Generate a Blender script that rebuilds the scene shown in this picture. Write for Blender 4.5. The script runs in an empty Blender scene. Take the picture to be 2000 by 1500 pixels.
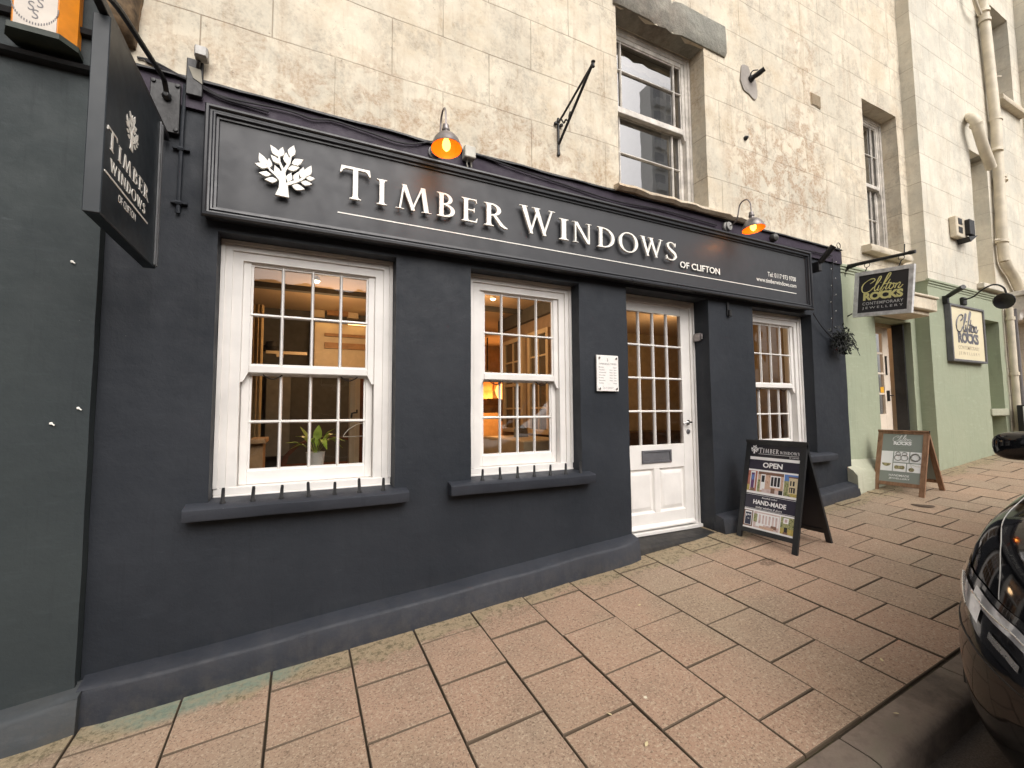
import bpy, bmesh, math, random
from mathutils import Vector, Matrix, noise
random.seed(7)
PI = math.pi
S = bpy.context.scene
COL = S.collection
# ------------------------------------------------------------------ camera model (used for the camera itself and to read positions on known planes)
F, YAW, PIT, ROL = 862.0, math.radians(25.66), math.radians(3.74), math.radians(-.377)
CAM = Vector((0, -3.05, 1.65))
_f = Vector((math.sin(YAW) * math.cos(PIT), math.cos(YAW) * math.cos(PIT), math.sin(PIT)))
_r = Vector((math.cos(YAW), -math.sin(YAW), 0)); _u = _r.cross(_f)
CR = _r * math.cos(ROL) + _u * math.sin(ROL); CU = -_r * math.sin(ROL) + _u * math.cos(ROL)
def ray(px, py): return CR * ((px - 1000) / F) - CU * ((py - 750) / F) + _f
def A(px, py, Y):
    d = ray(px, py); return CAM + d * ((Y - CAM.y) / d.y)
def AX(px, py, X):
    d = ray(px, py); return CAM + d * ((X - CAM.x) / d.x)
def gz(x, y): return .2108 + .0782 * x + .058 * (y + .12)      # pavement surface
# ------------------------------------------------------------------ object helpers
def smooth(me, ang=35):
    for p in me.polygons: p.use_smooth = True
    try: me.set_sharp_from_angle(angle=math.radians(ang))
    except Exception: pass
def ob(name, bm, mat, parent=None, ang=35, sm=True, mod=None):
    me = bpy.data.meshes.new(name)
    if isinstance(bm, bmesh.types.BMesh):
        bmesh.ops.recalc_face_normals(bm, faces=bm.faces[:])
        bm.to_mesh(me); bm.free()
    else: me = bm
    for m in (mat if isinstance(mat, (list, tuple)) else [mat]): me.materials.append(m)
    if sm: smooth(me, ang)
    o = bpy.data.objects.new(name, me); COL.objects.link(o)
    if parent is not None:
        o.parent = parent
        if parent.get('_w'): o.matrix_parent_inverse = Matrix.Translation(-Vector(parent['_w']))
        elif parent.type == 'MESH' and parent.parent is not None: o.matrix_parent_inverse = Matrix.Identity(4)
    if mod: 
        m = o.modifiers.new('s', 'SUBSURF'); m.levels = m.render_levels = mod
    return o
def tag(o, label=None, cat=None, group=None, kind=None):
    if label: o['label'] = label
    if cat: o['category'] = cat
    if group: o['group'] = group
    if kind: o['kind'] = kind
    return o
def thing(name, label, cat, loc=(0, 0, 0), local=False, rot=None, group=None):
    o = bpy.data.objects.new(name, None); COL.objects.link(o); o.location = loc
    o.empty_display_size = .1
    if rot: o.rotation_euler = rot
    if not local and tuple(loc) != (0, 0, 0): o['_w'] = list(loc)
    return tag(o, label, cat, group)
B = bmesh.new
def box(bm, x0, x1, y0, y1, z0, z1, bev=0, seg=1):
    g = bmesh.ops.create_cube(bm, size=1)['verts']
    for v in g: v.co = Vector(((x0 + x1) / 2 + v.co.x * (x1 - x0), (y0 + y1) / 2 + v.co.y * (y1 - y0), (z0 + z1) / 2 + v.co.z * (z1 - z0)))
    if bev:
        es = list({e for v in g for e in v.link_edges})
        bmesh.ops.bevel(bm, geom=es, offset=bev, segments=seg, profile=.6, affect='EDGES')
    return g
def mbox(bm, m, sx, sy, sz, bev=0):
    n0 = len(bm.verts); g = bmesh.ops.create_cube(bm, size=1)['verts']
    for v in g: v.co = Vector((v.co.x * sx, v.co.y * sy, v.co.z * sz))
    if bev:
        es = list({e for v in g for e in v.link_edges})
        r = bmesh.ops.bevel(bm, geom=es, offset=bev, segments=1, affect='EDGES'); 
        bm.verts.ensure_lookup_table(); g = bm.verts[n0:]
    for v in g: v.co = m @ v.co
def tube(bm, pts, r, n=8, cap=True):
    pts = [Vector(p) for p in pts]; rings = []
    R = r if isinstance(r, (list, tuple)) else [r] * len(pts)
    up = None
    for i, p in enumerate(pts):
        t = (pts[min(i + 1, len(pts) - 1)] - pts[max(i - 1, 0)]).normalized()
        if up is None:
            up = t.orthogonal().normalized()
        up = (up - t * up.dot(t)); up = up.normalized() if up.length > 1e-6 else t.orthogonal().normalized()
        b = t.cross(up)
        rings.append([bm.verts.new(p + (up * math.cos(2 * PI * k / n) + b * math.sin(2 * PI * k / n)) * R[i]) for k in range(n)])
    for a, c in zip(rings, rings[1:]):
        for k in range(n): bm.faces.new((a[k], a[(k + 1) % n], c[(k + 1) % n], c[k]))
    if cap:
        bm.faces.new(rings[0][::-1]); bm.faces.new(rings[-1])
def lathe(bm, prof, m=None, n=24):
    """prof: (r,z) list round local z"""
    m = m or Matrix.Identity(4); rings = []
    for r, z in prof:
        if r < 1e-5: rings.append([bm.verts.new(m @ Vector((0, 0, z)))])
        else: rings.append([bm.verts.new(m @ Vector((r * math.cos(2 * PI * k / n), r * math.sin(2 * PI * k / n), z))) for k in range(n)])
    for a, c in zip(rings, rings[1:]):
        for k in range(n):
            k2 = (k + 1) % n
            if len(a) == 1 and len(c) == 1: continue
            if len(a) == 1: bm.faces.new((a[0], c[k2], c[k]))
            elif len(c) == 1: bm.faces.new((a[k], a[k2], c[0]))
            else: bm.faces.new((a[k], a[k2], c[k2], c[k]))
def prism(bm, poly, o, u, v, n, d0, d1):
    """polygon (a,b) in plane o+a*u+b*v extruded along n from d0 to d1"""
    o, u, v, n = Vector(o), Vector(u), Vector(v), Vector(n)
    f = [bm.verts.new(o + u * a + v * b + n * d1) for a, b in poly]; k = [bm.verts.new(o + u * a + v * b + n * d0) for a, b in poly]
    try: bm.faces.new(f)
    except ValueError: pass
    bm.faces.new(k[::-1])
    N = len(poly)
    for i in range(N): bm.faces.new((f[i], k[i], k[(i + 1) % N], f[(i + 1) % N]))
def loft(bm, secs, close=True, caps=True):
    R = [[bm.verts.new(p) for p in s] for s in secs]
    n = len(R[0])
    for a, c in zip(R, R[1:]):
        for k in range(n if close else n - 1): bm.faces.new((a[k], a[(k + 1) % n], c[(k + 1) % n], c[k]))
    if caps and close: bm.faces.new(R[0][::-1]); bm.faces.new(R[-1])
def nz(x, y, z=0): return noise.noise(Vector((x, y, z)))
def cat(pts, n=6):
    P = [Vector(p) for p in pts]; P = [P[0] * 2 - P[1]] + P + [P[-1] * 2 - P[-2]]; out = []
    for i in range(1, len(P) - 2):
        for k in range(n):
            t = k / n
            out.append(.5 * ((2 * P[i]) + (P[i + 1] - P[i - 1]) * t + (2 * P[i - 1] - 5 * P[i] + 4 * P[i + 1] - P[i + 2]) * t * t + (3 * P[i] - P[i - 1] - 3 * P[i + 1] + P[i + 2]) * t ** 3))
    out.append(P[-2]); return out
# ------------------------------------------------------------------ materials
class N:
    def __init__(s, name):
        s.m = bpy.data.materials.new(name); s.m.use_nodes = True; s.t = s.m.node_tree; s.n = s.t.nodes
        s.p = s.n['Principled BSDF']; s.out = s.n['Material Output']; s.tc = None
    def add(s, ty, ins=None, **kw):
        x = s.n.new(ty)
        for k, v in kw.items(): setattr(x, k, v)
        for k, v in (ins or {}).items():
            if isinstance(v, bpy.types.NodeSocket): s.t.links.new(v, x.inputs[k])
            else: x.inputs[k].default_value = v
        return x
    def co(s):
        if not s.tc: s.tc = s.add('ShaderNodeTexCoord')
        return s.tc.outputs['Object']
    def mapped(s, scale, loc=(0, 0, 0)): return s.add('ShaderNodeMapping', {'Vector': s.co(), 'Scale': scale, 'Location': loc}).outputs[0]
    def noise(s, sc, det=4, rough=.55, vec=None, dist=0):
        return s.add('ShaderNodeTexNoise', {'Vector': vec or s.co(), 'Scale': sc, 'Detail': det, 'Roughness': rough, 'Distortion': dist}).outputs['Fac']
    def ramp(s, fac, stops, interp='LINEAR'):
        r = s.add('ShaderNodeValToRGB', {'Fac': fac}); r.color_ramp.interpolation = interp
        e = r.color_ramp.elements
        while len(e) < len(stops): e.new(.5)
        for i, (p, c) in enumerate(stops):
            e[i].position = p; e[i].color = (c, c, c, 1) if isinstance(c, (int, float)) else (*c, 1)
        return r.outputs['Color']
    def mix(s, a, b, f, mode='MIX'):
        x = s.add('ShaderNodeMix', data_type='RGBA', blend_type=mode)
        for k, v in ((0, f), (6, a), (7, b)):
            if isinstance(v, bpy.types.NodeSocket): s.t.links.new(v, x.inputs[k])
            else: x.inputs[k].default_value = (*v, 1) if isinstance(v, tuple) and len(v) == 3 else v
        return x.outputs[2]
    def math(s, op, a, b=0., c=None):
        x = s.add('ShaderNodeMath', operation=op)
        for k, v in ((0, a), (1, b)) + (((2, c),) if c is not None else ()):
            if isinstance(v, bpy.types.NodeSocket): s.t.links.new(v, x.inputs[k])
            else: x.inputs[k].default_value = v
        return x.outputs[0]
    def set(s, **kw):
        for k, v in kw.items():
            k = {'base': 'Base Color', 'rough': 'Roughness', 'metal': 'Metallic', 'coat': 'Coat Weight', 'ec': 'Emission Color', 'es': 'Emission Strength', 'spec': 'Specular IOR Level'}[k]
            if isinstance(v, bpy.types.NodeSocket): s.t.links.new(v, s.p.inputs[k])
            else: s.p.inputs[k].default_value = (*v, 1) if isinstance(v, tuple) else v
        return s
    def bump(s, h, st=.3, d=.01, prev=None):
        b = s.add('ShaderNodeBump', {'Height': h, 'Strength': st, 'Distance': d})
        if prev: s.t.links.new(prev, b.inputs['Normal'])
        s.t.links.new(b.outputs[0], s.p.inputs['Normal']); return b.outputs[0]
def simple(name, c, rough=.5, metal=0, var=.12, sc=12, bump=.1, bs=60, coat=0, spec=.5):
    m = N(name); f = m.noise(sc, 5)
    d = tuple(x * (1 - var * 1.6) for x in c); l = tuple(min(1, x * (1 + var)) for x in c)
    m.set(base=m.ramp(f, [(.3, d), (.7, l)]), metal=metal, coat=coat, spec=spec)
    m.set(rough=m.ramp(m.noise(sc * 2.3, 3), [(.3, max(.02, rough - .07)), (.7, min(1, rough + .07))]))
    if bump: m.bump(m.noise(bs, 3), bump, .003)
    return m.m
def emis(name, c, s):
    m = N(name); m.set(base=c, ec=c, es=s, rough=.6); return m.m
def flat(name, c, rough=.45):
    m = N(name); m.set(base=c, rough=rough); return m.m
# charcoal masonry paint: trowelled render, faint coursing, scuffs
def masonry_paint(name, c, c2, rough=.62, course=True, scuff=.05):
    m = N(name)
    big = m.noise(1.3, 4); med = m.noise(9, 6, .6); fine = m.noise(70, 4, .6)
    col = m.mix(c, c2, m.ramp(big, [(.35, 0.), (.65, 1.)]))
    streak = m.noise(5, 5, .65, m.mapped((1.2, 1, 6)))
    col = m.mix(col, tuple(min(1, x * 1.7 + .012) for x in c), m.ramp(streak, [(.56, 0.), (.74, .22)]))
    sc_ = m.noise(16, 3, .7, m.mapped((.4, 1, 1.2)))
    col = m.mix(col, tuple(min(1, x * 2.5 + scuff) for x in c), m.ramp(sc_, [(.68, 0.), (.78, .22)]))
    spk = m.add('ShaderNodeTexVoronoi', {'Vector': m.co(), 'Scale': 9., 'Randomness': 1.}).outputs['Distance']
    col = m.mix(col, (.55, .55, .52), m.ramp(spk, [(.0, .7), (.016, 0.)]))
    gs = m.add('ShaderNodeSeparateXYZ', {'Vector': m.co()}); hg = m.math('SUBTRACT', gs.outputs['Z'], m.math('MULTIPLY_ADD', gs.outputs['X'], .0782, .205))
    dirt = m.math('MULTIPLY', m.ramp(m.math('ADD', hg, .5), [(.52, 1.), (.60, .45), (.78, 0.)]), m.ramp(m.noise(11, 7, .75), [(.42, 0.), (.60, 1.)]))
    col = m.mix(col, (.17, .14, .105), m.math('MULTIPLY', dirt, .16))
    drip = m.math('MULTIPLY', m.ramp(m.noise(7, 6, .7, m.mapped((3.2, 1, .22))), [(.56, 0.), (.66, 1.)]), .22); col = m.mix(col, tuple(x * .55 for x in c), drip)
    m.set(base=col, spec=.32, rough=m.ramp(med, [(.3, rough - .12), (.7, rough + .1)]))
    h = m.math('MULTIPLY_ADD', med, 1., m.math('MULTIPLY', fine, .25)); h = m.math('MULTIPLY_ADD', m.noise(3.2, 3), 1.6, h)
    
    if course:
        wob = m.math('MULTIPLY', m.math('SUBTRACT', m.noise(2.2, 3), .5), .05)
        sx = m.add('ShaderNodeSeparateXYZ', {'Vector': m.co()})
        zz = m.math('ADD', sx.outputs['Z'], wob)
        vec = m.add('ShaderNodeCombineXYZ', {'X': sx.outputs['X'], 'Y': m.math('ADD', zz, -2.26 + .4 * 20)}).outputs[0]
        bt = m.add('ShaderNodeTexBrick', {'Vector': vec, 'Scale': 1., 'Mortar Size': .006, 'Mortar Smooth': 1., 'Brick Width': 40., 'Row Height': .4})
        h = m.math('MULTIPLY_ADD', bt.outputs['Fac'], m.ramp(m.noise(1.7, 2), [(.45, 0.), (.6, -.9)]), h)
    m.bump(h, .5, .008)
    return m.m
# lined-out cream render with stains
def stone(name, base, course=True, stain=1., phx=0.):
    m = N(name); sx = m.add('ShaderNodeSeparateXYZ', {'Vector': m.co()})
    big = m.noise(.9, 5, .6); med = m.noise(2.3, 8, .62); fine = m.noise(45, 5, .7)
    b = tuple(base); dk = tuple(x * y for x, y in zip(base, (.80, .74, .66))); gr = tuple(x * y for x, y in zip(base, (.78, .80, .82)))
    col = m.mix(b, dk, m.ramp(med, [(.45, 0.), (.60, .85 * stain)]))
    col = m.mix(col, gr, m.ramp(big, [(.46, 0.), (.55, .9)]))
    lt = tuple(min(.93, x * 1.12) for x in base)
    col = m.mix(col, lt, m.ramp(m.noise(2.1, 6, .7), [(.50, 0.), (.60, .6)]))
    # rusty brown blotches, stronger in a patch right of the window and in the lowest course
    def blob(cx, cz, rx, rz):
        dx = m.math('DIVIDE', m.math('SUBTRACT', sx.outputs['X'], cx), rx); dz = m.math('DIVIDE', m.math('SUBTRACT', sx.outputs['Z'], cz), rz)
        d = m.math('ADD', m.math('MULTIPLY', dx, dx), m.math('MULTIPLY', dz, dz)); return m.math('MAXIMUM', m.math('SUBTRACT', 1., d), 0.)
    bl = m.math('ADD', m.math('ADD', blob(4.6, 4.25, .75, .75), blob(5.3, 4.5, .5, .9)), m.math('MULTIPLY', m.math('ADD', blob(1., 3.7, 2.4, .5), blob(5.4, 5.8, .5, .6)), .45))
    rn = m.noise(7, 8, .72, None, .6)
    msk = m.math('MULTIPLY', m.math('ADD', bl, .12 * stain), m.ramp(rn, [(.47, 0.), (.56, 1.)]))
    col = m.mix(col, (.34, .20, .11), m.math('MINIMUM', m.math('MULTIPLY', msk, 1.1), .7))
    gy = m.math('MULTIPLY', m.ramp(m.noise(4.2, 9, .75, m.mapped((1.1, 1, .8), (3, 0, 5))), [(.515, 0.), (.60, 1.)]), .50 * stain)
    col = m.mix(col, (.33, .29, .235), gy)
    g2 = m.math('MULTIPLY', m.math('MULTIPLY', m.ramp(m.noise(13, 8, .78), [(.52, 0.), (.58, 1.)]), m.ramp(m.noise(1.6, 3), [(.5, 0.), (.6, 1.)])), .42 * stain)
    col = m.mix(col, (.24, .18, .13), g2)
    run = m.noise(6, 6, .7, m.mapped((1.6, 1, .16)))
    col = m.mix(col, (.38, .27, .17), m.math('MULTIPLY', m.ramp(run, [(.53, 0.), (.64, 1.)]), .42 * stain))
    col = m.mix(col, (.10, .08, .07), m.ramp(m.noise(38, 3, .8), [(.66, 0.), (.70, .6)]))
    col = m.mix(col, tuple(x * .9 for x in base), m.ramp(fine, [(.4, 0.), (.6, .6)]))
    h = m.math('MULTIPLY_ADD', med, .8, m.math('MULTIPLY', fine, .22)); h = m.math('MULTIPLY_ADD', rn, .25, h)
    if course:
        wz = m.math('MULTIPLY_ADD', m.math('SUBTRACT', m.noise(1.5, 2), .5), .02, sx.outputs['Z'])
        vec = m.add('ShaderNodeCombineXYZ', {'X': m.math('ADD', sx.outputs['X'], -.53 + 14.8 + phx), 'Y': m.math('ADD', wz, -4.02 + .428 * 21)}).outputs[0]
        bt = m.add('ShaderNodeTexBrick', {'Vector': vec, 'Scale': 1., 'Mortar Size': .0042, 'Mortar Smooth': .3, 'Brick Width': .74, 'Row Height': .428, 'Color1': (0, 0, 0, 1), 'Color2': (1, 1, 1, 1), 'Mortar': (.5, .5, .5, 1)})
        tone = m.ramp(bt.outputs['Color'], [(0, .955), (1, 1.0)])
        col = m.mix(col, tone, 1., 'MULTIPLY')
        f = m.math('MULTIPLY', bt.outputs['Fac'], m.ramp(m.noise(1.9, 4), [(.35, .25), (.6, 1.)]))
        col = m.mix(col, (.20, .14, .09), m.math('MULTIPLY', f, .6))
        h = m.math('MULTIPLY_ADD', bt.outputs['Fac'], -1.1, h)
    m.set(base=col, rough=.88, spec=.25); m.bump(h, .6, .012)
    return m.m
CREAM = stone('cream_lined_render', (.75, .68, .545)); CREAM2 = stone('cream_clean_render', (.74, .695, .585), stain=.45, phx=.31)
CREAMP = stone('cream_plain_render', (.72, .64, .50), course=False, stain=.7)
CHAR = masonry_paint('charcoal_masonry_paint', (.0145, .0183, .0245), (.0235, .0275, .0345))
CHARP = masonry_paint('charcoal_plinth_paint', (.022, .0255, .0335), (.040, .044, .054), .6, False, .08)
CHARG = masonry_paint('green_grey_masonry_paint', (.028, .036, .039), (.037, .046, .047), .7, False)
CHARGP = masonry_paint('grey_plinth_paint', (.06, .068, .075), (.05, .05, .045), .7, False, .1)
BAND = masonry_paint('purple_black_paint', (.030, .021, .036), (.038, .027, .045), .6, False, .1)
GREEN = masonry_paint('sage_green_paint', (.322, .360, .258), (.350, .380, .275), .85, True, .02)
GREENP = masonry_paint('pale_sage_plinth', (.44, .44, .34), (.39, .40, .30), .85, False, .03)
SIGNP = simple('anthracite_sign_paint', (.032, .034, .039), .5, var=.06, sc=3, bump=.06, bs=160)
MOULD = simple('anthracite_moulding_gloss', (.024, .026, .031), .34, var=.08, sc=6, bump=.1, bs=40)
WHITE = simple('white_timber_gloss', (.79, .765, .73), .4, var=.055, sc=4.5, bump=.09, bs=35)
WHITEO = simple('weathered_white_timber', (.66, .62, .56), .6, var=.2, sc=9, bump=.5, bs=45)
LETW = simple('cream_white_letter', (.90, .88, .81), .4, var=.02, bump=0)
BLACK = simple('black_iron', (.012, .012, .013), .45, var=.3, sc=20, bump=.3, bs=90)
CABLE = simple('black_cable', (.015, .013, .017), .5, bump=0)
GALV = simple('weathered_zinc', (.27, .245, .24), .42, .75, var=.3, sc=14, bump=.15, bs=70)
GALVP = simple('grey_painted_metal', (.42, .41, .39), .55, .2, var=.15, sc=20)
CHROME = simple('polished_chrome', (.75, .74, .72), .12, 1., var=.05, bump=0)
GREYP = simple('grey_letter_plate', (.13, .13, .14), .5, .2, var=.1)
LINTEL = N('grey_lintel_stone')
_m = LINTEL; _n = _m.noise(5, 9, .7); _m.set(base=_m.mix(_m.ramp(_n, [(.3, (.10, .085, .07)), (.5, (.25, .22, .18)), (.7, (.42, .38, .31))]), (.30, .31, .27), _m.ramp(_m.noise(1.5, 3), [(.4, 0.), (.6, .6)])), rough=.95); _m.bump(_m.noise(14, 8, .7), .9, .03); LINTEL = LINTEL.m
def glass(name, tint=(.93, .94, .92), ior=1.5, wave=.012, add=0.):
    m = N(name); m.n.remove(m.p)
    tr = m.add('ShaderNodeBsdfTransparent', {'Color': (*tint, 1)}); gl = m.add('ShaderNodeBsdfGlossy', {'Color': (1, 1, 1, 1), 'Roughness': .0})
    fr = m.add('ShaderNodeFresnel', {'IOR': ior}); bp = m.add('ShaderNodeBump', {'Height': m.noise(2.3, 2), 'Strength': wave, 'Distance': .5})
    m.t.links.new(bp.outputs[0], gl.inputs['Normal']); f = m.math('MULTIPLY_ADD', fr.outputs[0], 1.15, add)
    mx = m.add('ShaderNodeMixShader', {0: f, 1: tr.outputs[0], 2: gl.outputs[0]}); m.t.links.new(mx.outputs[0], m.out.inputs[0])
    return m.m
GLASS = glass('window_glass'); GLASSU = glass('upstairs_glass', (.66, .66, .66), 1.6, .0015, .30)
# ------------------------------------------------------------------ serif letter outlines (cap height 1)
def par(x0, z0, x1, z1, w0, w1=None):
    w1 = w1 or w0; return [(x0 - w0 / 2, z0), (x0 + w0 / 2, z0), (x1 + w1 / 2, z1), (x1 - w1 / 2, z1)]
def stem(x, w=.13, b=True, t=True, s=.085, z1=1.):
    h = w / 2; P = []
    P += [(x - h - s, 0), (x + h + s, 0), (x + h + s, .022), (x + h + .02, .05), (x + h, .12)] if b else [(x - h, 0), (x + h, 0)]
    P += [(x + h, z1 - .12), (x + h + .02, z1 - .05), (x + h + s, z1 - .022), (x + h + s, z1), (x - h - s, z1), (x - h - s, z1 - .022), (x - h - .02, z1 - .05), (x - h, z1 - .12)] if t else [(x + h, z1), (x - h, z1)]
    if b: P += [(x - h, .12), (x - h - .02, .05), (x - h - s, .022)]
    return P
def ser(x, z, w=.2): return [(x - w / 2, z - .012), (x + w / 2, z - .012), (x + w / 2, z + .012), (x - w / 2, z + .012)]
def ribbon(pts, ws):
    P = [Vector((a, b)) for a, b in pts]; Lp, Rp = [], []
    for i, p in enumerate(P):
        t = (P[min(i + 1, len(P) - 1)] - P[max(i - 1, 0)]).normalized(); n = Vector((-t.y, t.x)); w = ws[i] / 2
        Lp.append(tuple(p + n * w)); Rp.append(tuple(p - n * w))
    return Lp + Rp[::-1]
def bowl(x, z0, z1, rx, w, thin=.045, n=14):
    P, W = [], []
    for i in range(n + 1):
        a = -PI / 2 + PI * i / n; c = math.cos(a)
        P.append((x + (rx - w / 2) * max(0, c) ** .8, (z0 + z1) / 2 + ((z1 - z0) / 2 - thin / 2) * math.sin(a))); W.append(thin + (w - thin) * max(0, c) ** 1.5)
    return ribbon(P, W)
def ring(cx, cz, rx, rz, w, thin, n=28):
    o, i = [], []
    for k in range(n + 1):
        a = 2 * PI * k / n + .3; c = abs(math.cos(a - .15)); t = thin + (w - thin) * c ** 1.6
        o.append((cx + rx * math.cos(a), cz + rz * math.sin(a))); i.append((cx + (rx - t) * math.cos(a), cz + (rz - thin - (t - thin) * .25) * math.sin(a)))
    return [o[:n // 2 + 1] + i[:n // 2 + 1][::-1], o[n // 2:] + i[n // 2:][::-1]]
def scurve():
    P = [(.40, .80), (.33, .93), (.22, .975), (.10, .92), (.07, .78), (.14, .63), (.27, .51), (.39, .37), (.42, .21), (.34, .07), (.20, .025), (.07, .07), (.02, .20)]
    P = [tuple(p) for p in cat([(a, b, 0) for a, b in P], 3)]; P = [(p[0], p[1]) for p in P]
    W = [.045 + .085 * math.exp(-((i / (len(P) - 1) - .5) / .2) ** 2) for i in range(len(P))]
    return ribbon(P, W)
GLY = {
 'T': (.80, [[(.03, 1.), (0, .78), (.03, .78), (.09, .89), (.15, .925), (.65, .925), (.71, .89), (.77, .78), (.80, .78), (.77, 1.)], stem(.4, .13, t=False, z1=.97)]),
 'I': (.30, [stem(.15, .135)]),
 'M': (1.08, [par(.15, 0, .26, .98, .05), par(.27, 1, .54, 0, .13, .10), par(.50, 0, .80, 1, .055), par(.93, 0, .82, 1, .14, .13), ser(.15, .012, .24), ser(.93, .012, .29)]),
 'B': (.60, [stem(.15), bowl(.15, .515, 1., .35, .12), bowl(.15, 0, .55, .43, .135)]),
 'E': (.54, [stem(.15), [(.15, .95), (.47, .95), (.49, .84), (.515, .84), (.50, 1.), (.15, 1.)], [(.2, .49), (.40, .49), (.41, .42), (.435, .42), (.435, .61), (.41, .61), (.40, .54), (.2, .54)], [(.15, 0), (.51, 0), (.54, .19), (.515, .19), (.47, .055), (.15, .055)]]),
 'R': (.74, [stem(.15), bowl(.15, .46, 1., .38, .125), [(.27, .50), (.39, .47), (.60, .12), (.74, .0), (.72, -.03), (.62, -.02), (.50, .06)]]),
 'W': (1.16, [par(.12, 1, .37, 0, .14, .09), par(.33, 0, .58, .94, .055), par(.52, 1, .80, 0, .14, .09), par(.76, 0, 1.04, 1, .055), ser(.12, .988, .26), ser(.52, .988, .26), ser(1.04, .988, .22)]),
 'N': (.86, [par(.14, 0, .14, 1, .055), par(.16, 1, .72, 0, .15, .12), par(.74, 0, .74, 1, .055), ser(.14, .012, .24), ser(.10, .988, .2), ser(.74, .988, .24)]),
 'D': (.80, [stem(.15), bowl(.15, 0, 1., .60, .135)]),
 'O': (.88, ring(.44, .5, .44, .52, .14, .055)),
 'S': (.44, [scurve(), [(.385, .76), (.42, .76), (.43, .96), (.40, .96)], [(-.01, .05), (.02, .05), (.04, .26), (.0, .26)]]),
}
def glyph(bm, ch, o, u, v, n, x0, x1, z0, h, d0, d1):
    w, polys = GLY[ch]; sx = (x1 - x0) / w
    for i, P in enumerate(polys): prism(bm, [(x0 + a * sx, z0 + b * h) for a, b in P], o, u, v, n, d0, d1 - i * .0004)
def serif(bm, text, o, u, v, n, x0, x1, z0, h, d0, d1, big=1., gap=.16):
    ws = []
    for i, c in enumerate(text): ws.append((.35 if c == ' ' else GLY[c][0]) * (big if i == 0 else 1) + gap)
    tot = sum(ws) - gap; s = (x1 - x0) / tot; x = x0
    for i, (c, w) in enumerate(zip(text, ws)):
        if c != ' ': glyph(bm, c, o, u, v, n, x, x + (w - gap) * s, z0, h * (big if i == 0 else 1), d0, d1)
        x += w * s
LEAF=[((-.086,.761),(-.223,.941)),((-.066,.766),(-.029,.949)),((-.073,.632),(-.213,.764)),((.089,.805),(.147,1.028)),((.040,.660),(.025,.867)),((.123,.681),(.307,.800)),((.063,.569),(.246,.645)),((-.288,.555),(-.389,.755)),((-.247,.530),(-.452,.550)),((-.227,.523),(-.237,.694)),((-.200,.410),(-.385,.397)),((-.068,.418),(-.147,.590)),((-.096,.327),(-.297,.300)),((.064,.340),(.116,.517)),((.168,.376),(.231,.561)),((.276,.462),(.310,.666)),((.350,.504),(.438,.726)),((.361,.470),(.504,.495)),((.278,.377),(.460,.382)),((.132,.283),(.340,.262))]
BR=[[(-.009,.132),(0,.422),(-.015,.538),(-.074,.668),(-.083,.774)],[(.002,.518),(.081,.694),(.103,.821)],[(-.013,.299),(-.098,.399),(-.201,.481),(-.274,.559)],[(.018,.270),(.193,.370),(.298,.443),(.356,.505)]]
TR=[(-.126,.059),(-.073,.202),(-.067,.382),(-.049,.506),(.023,.523),(.038,.310),(.071,.245),(.090,.050)]
def tree_logo(bm, o, u, v, n, cx, z0, s, d0, d1):
    k = 0
    def pr(P):
        nonlocal k
        prism(bm, [(cx + a * s, z0 + b * s) for a, b in P], o, u, v, n, d0, d1 - k * .0001); k += 1
    pr(TR)
    for b in BR: pr(ribbon(b, [.055 - .03 * i / (len(b) - 1) for i in range(len(b))]))
    for i, (a, b) in enumerate(LEAF):
        a, b = Vector(a), Vector(b); d = b - a; p = Vector((-d.y, d.x)) * (.30 if i % 2 else .27)
        pts = [a, a + d * .18 + p * .55, a + d * .42 + p * .95, a + d * .68 + p * .62, b, a + d * .62 - p * .72, a + d * .36 - p * .92, a + d * .14 - p * .5]
        pr([tuple(q) for q in pts])
def text_mesh(body, o, u, v, n, x0, x1, z0, h, d, bold=0., ext=.0006, track=1., shear=0.):
    cu = bpy.data.curves.new('t', 'FONT'); cu.body = body; cu.size = 1; cu.offset = bold; cu.space_character = track; cu.shear = shear; cu.resolution_u = 3; cu.extrude = .01
    to = bpy.data.objects.new('t', cu); COL.objects.link(to)
    dg = bpy.context.evaluated_depsgraph_get(); dg.update()
    me = bpy.data.meshes.new_from_object(to.evaluated_get(dg)); bpy.data.objects.remove(to)
    xs = [q.co.x for q in me.vertices]; ys = [q.co.y for q in me.vertices]
    if not xs: return me
    a, b, c, e = min(xs), max(xs), min(ys), max(ys); o, u, v, n = map(Vector, (o, u, v, n))
    for q in me.vertices:
        X, Z, D = q.co.x, q.co.y, q.co.z
        q.co = o + u * (x0 + (X - a) / (b - a) * (x1 - x0)) + v * (z0 + (Z - c) / (e - c) * h) + n * (d + (ext if D > 0 else -ext * .2))
    return me
def add_me(bm, me): bm.from_mesh(me); bpy.data.meshes.remove(me)
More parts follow.
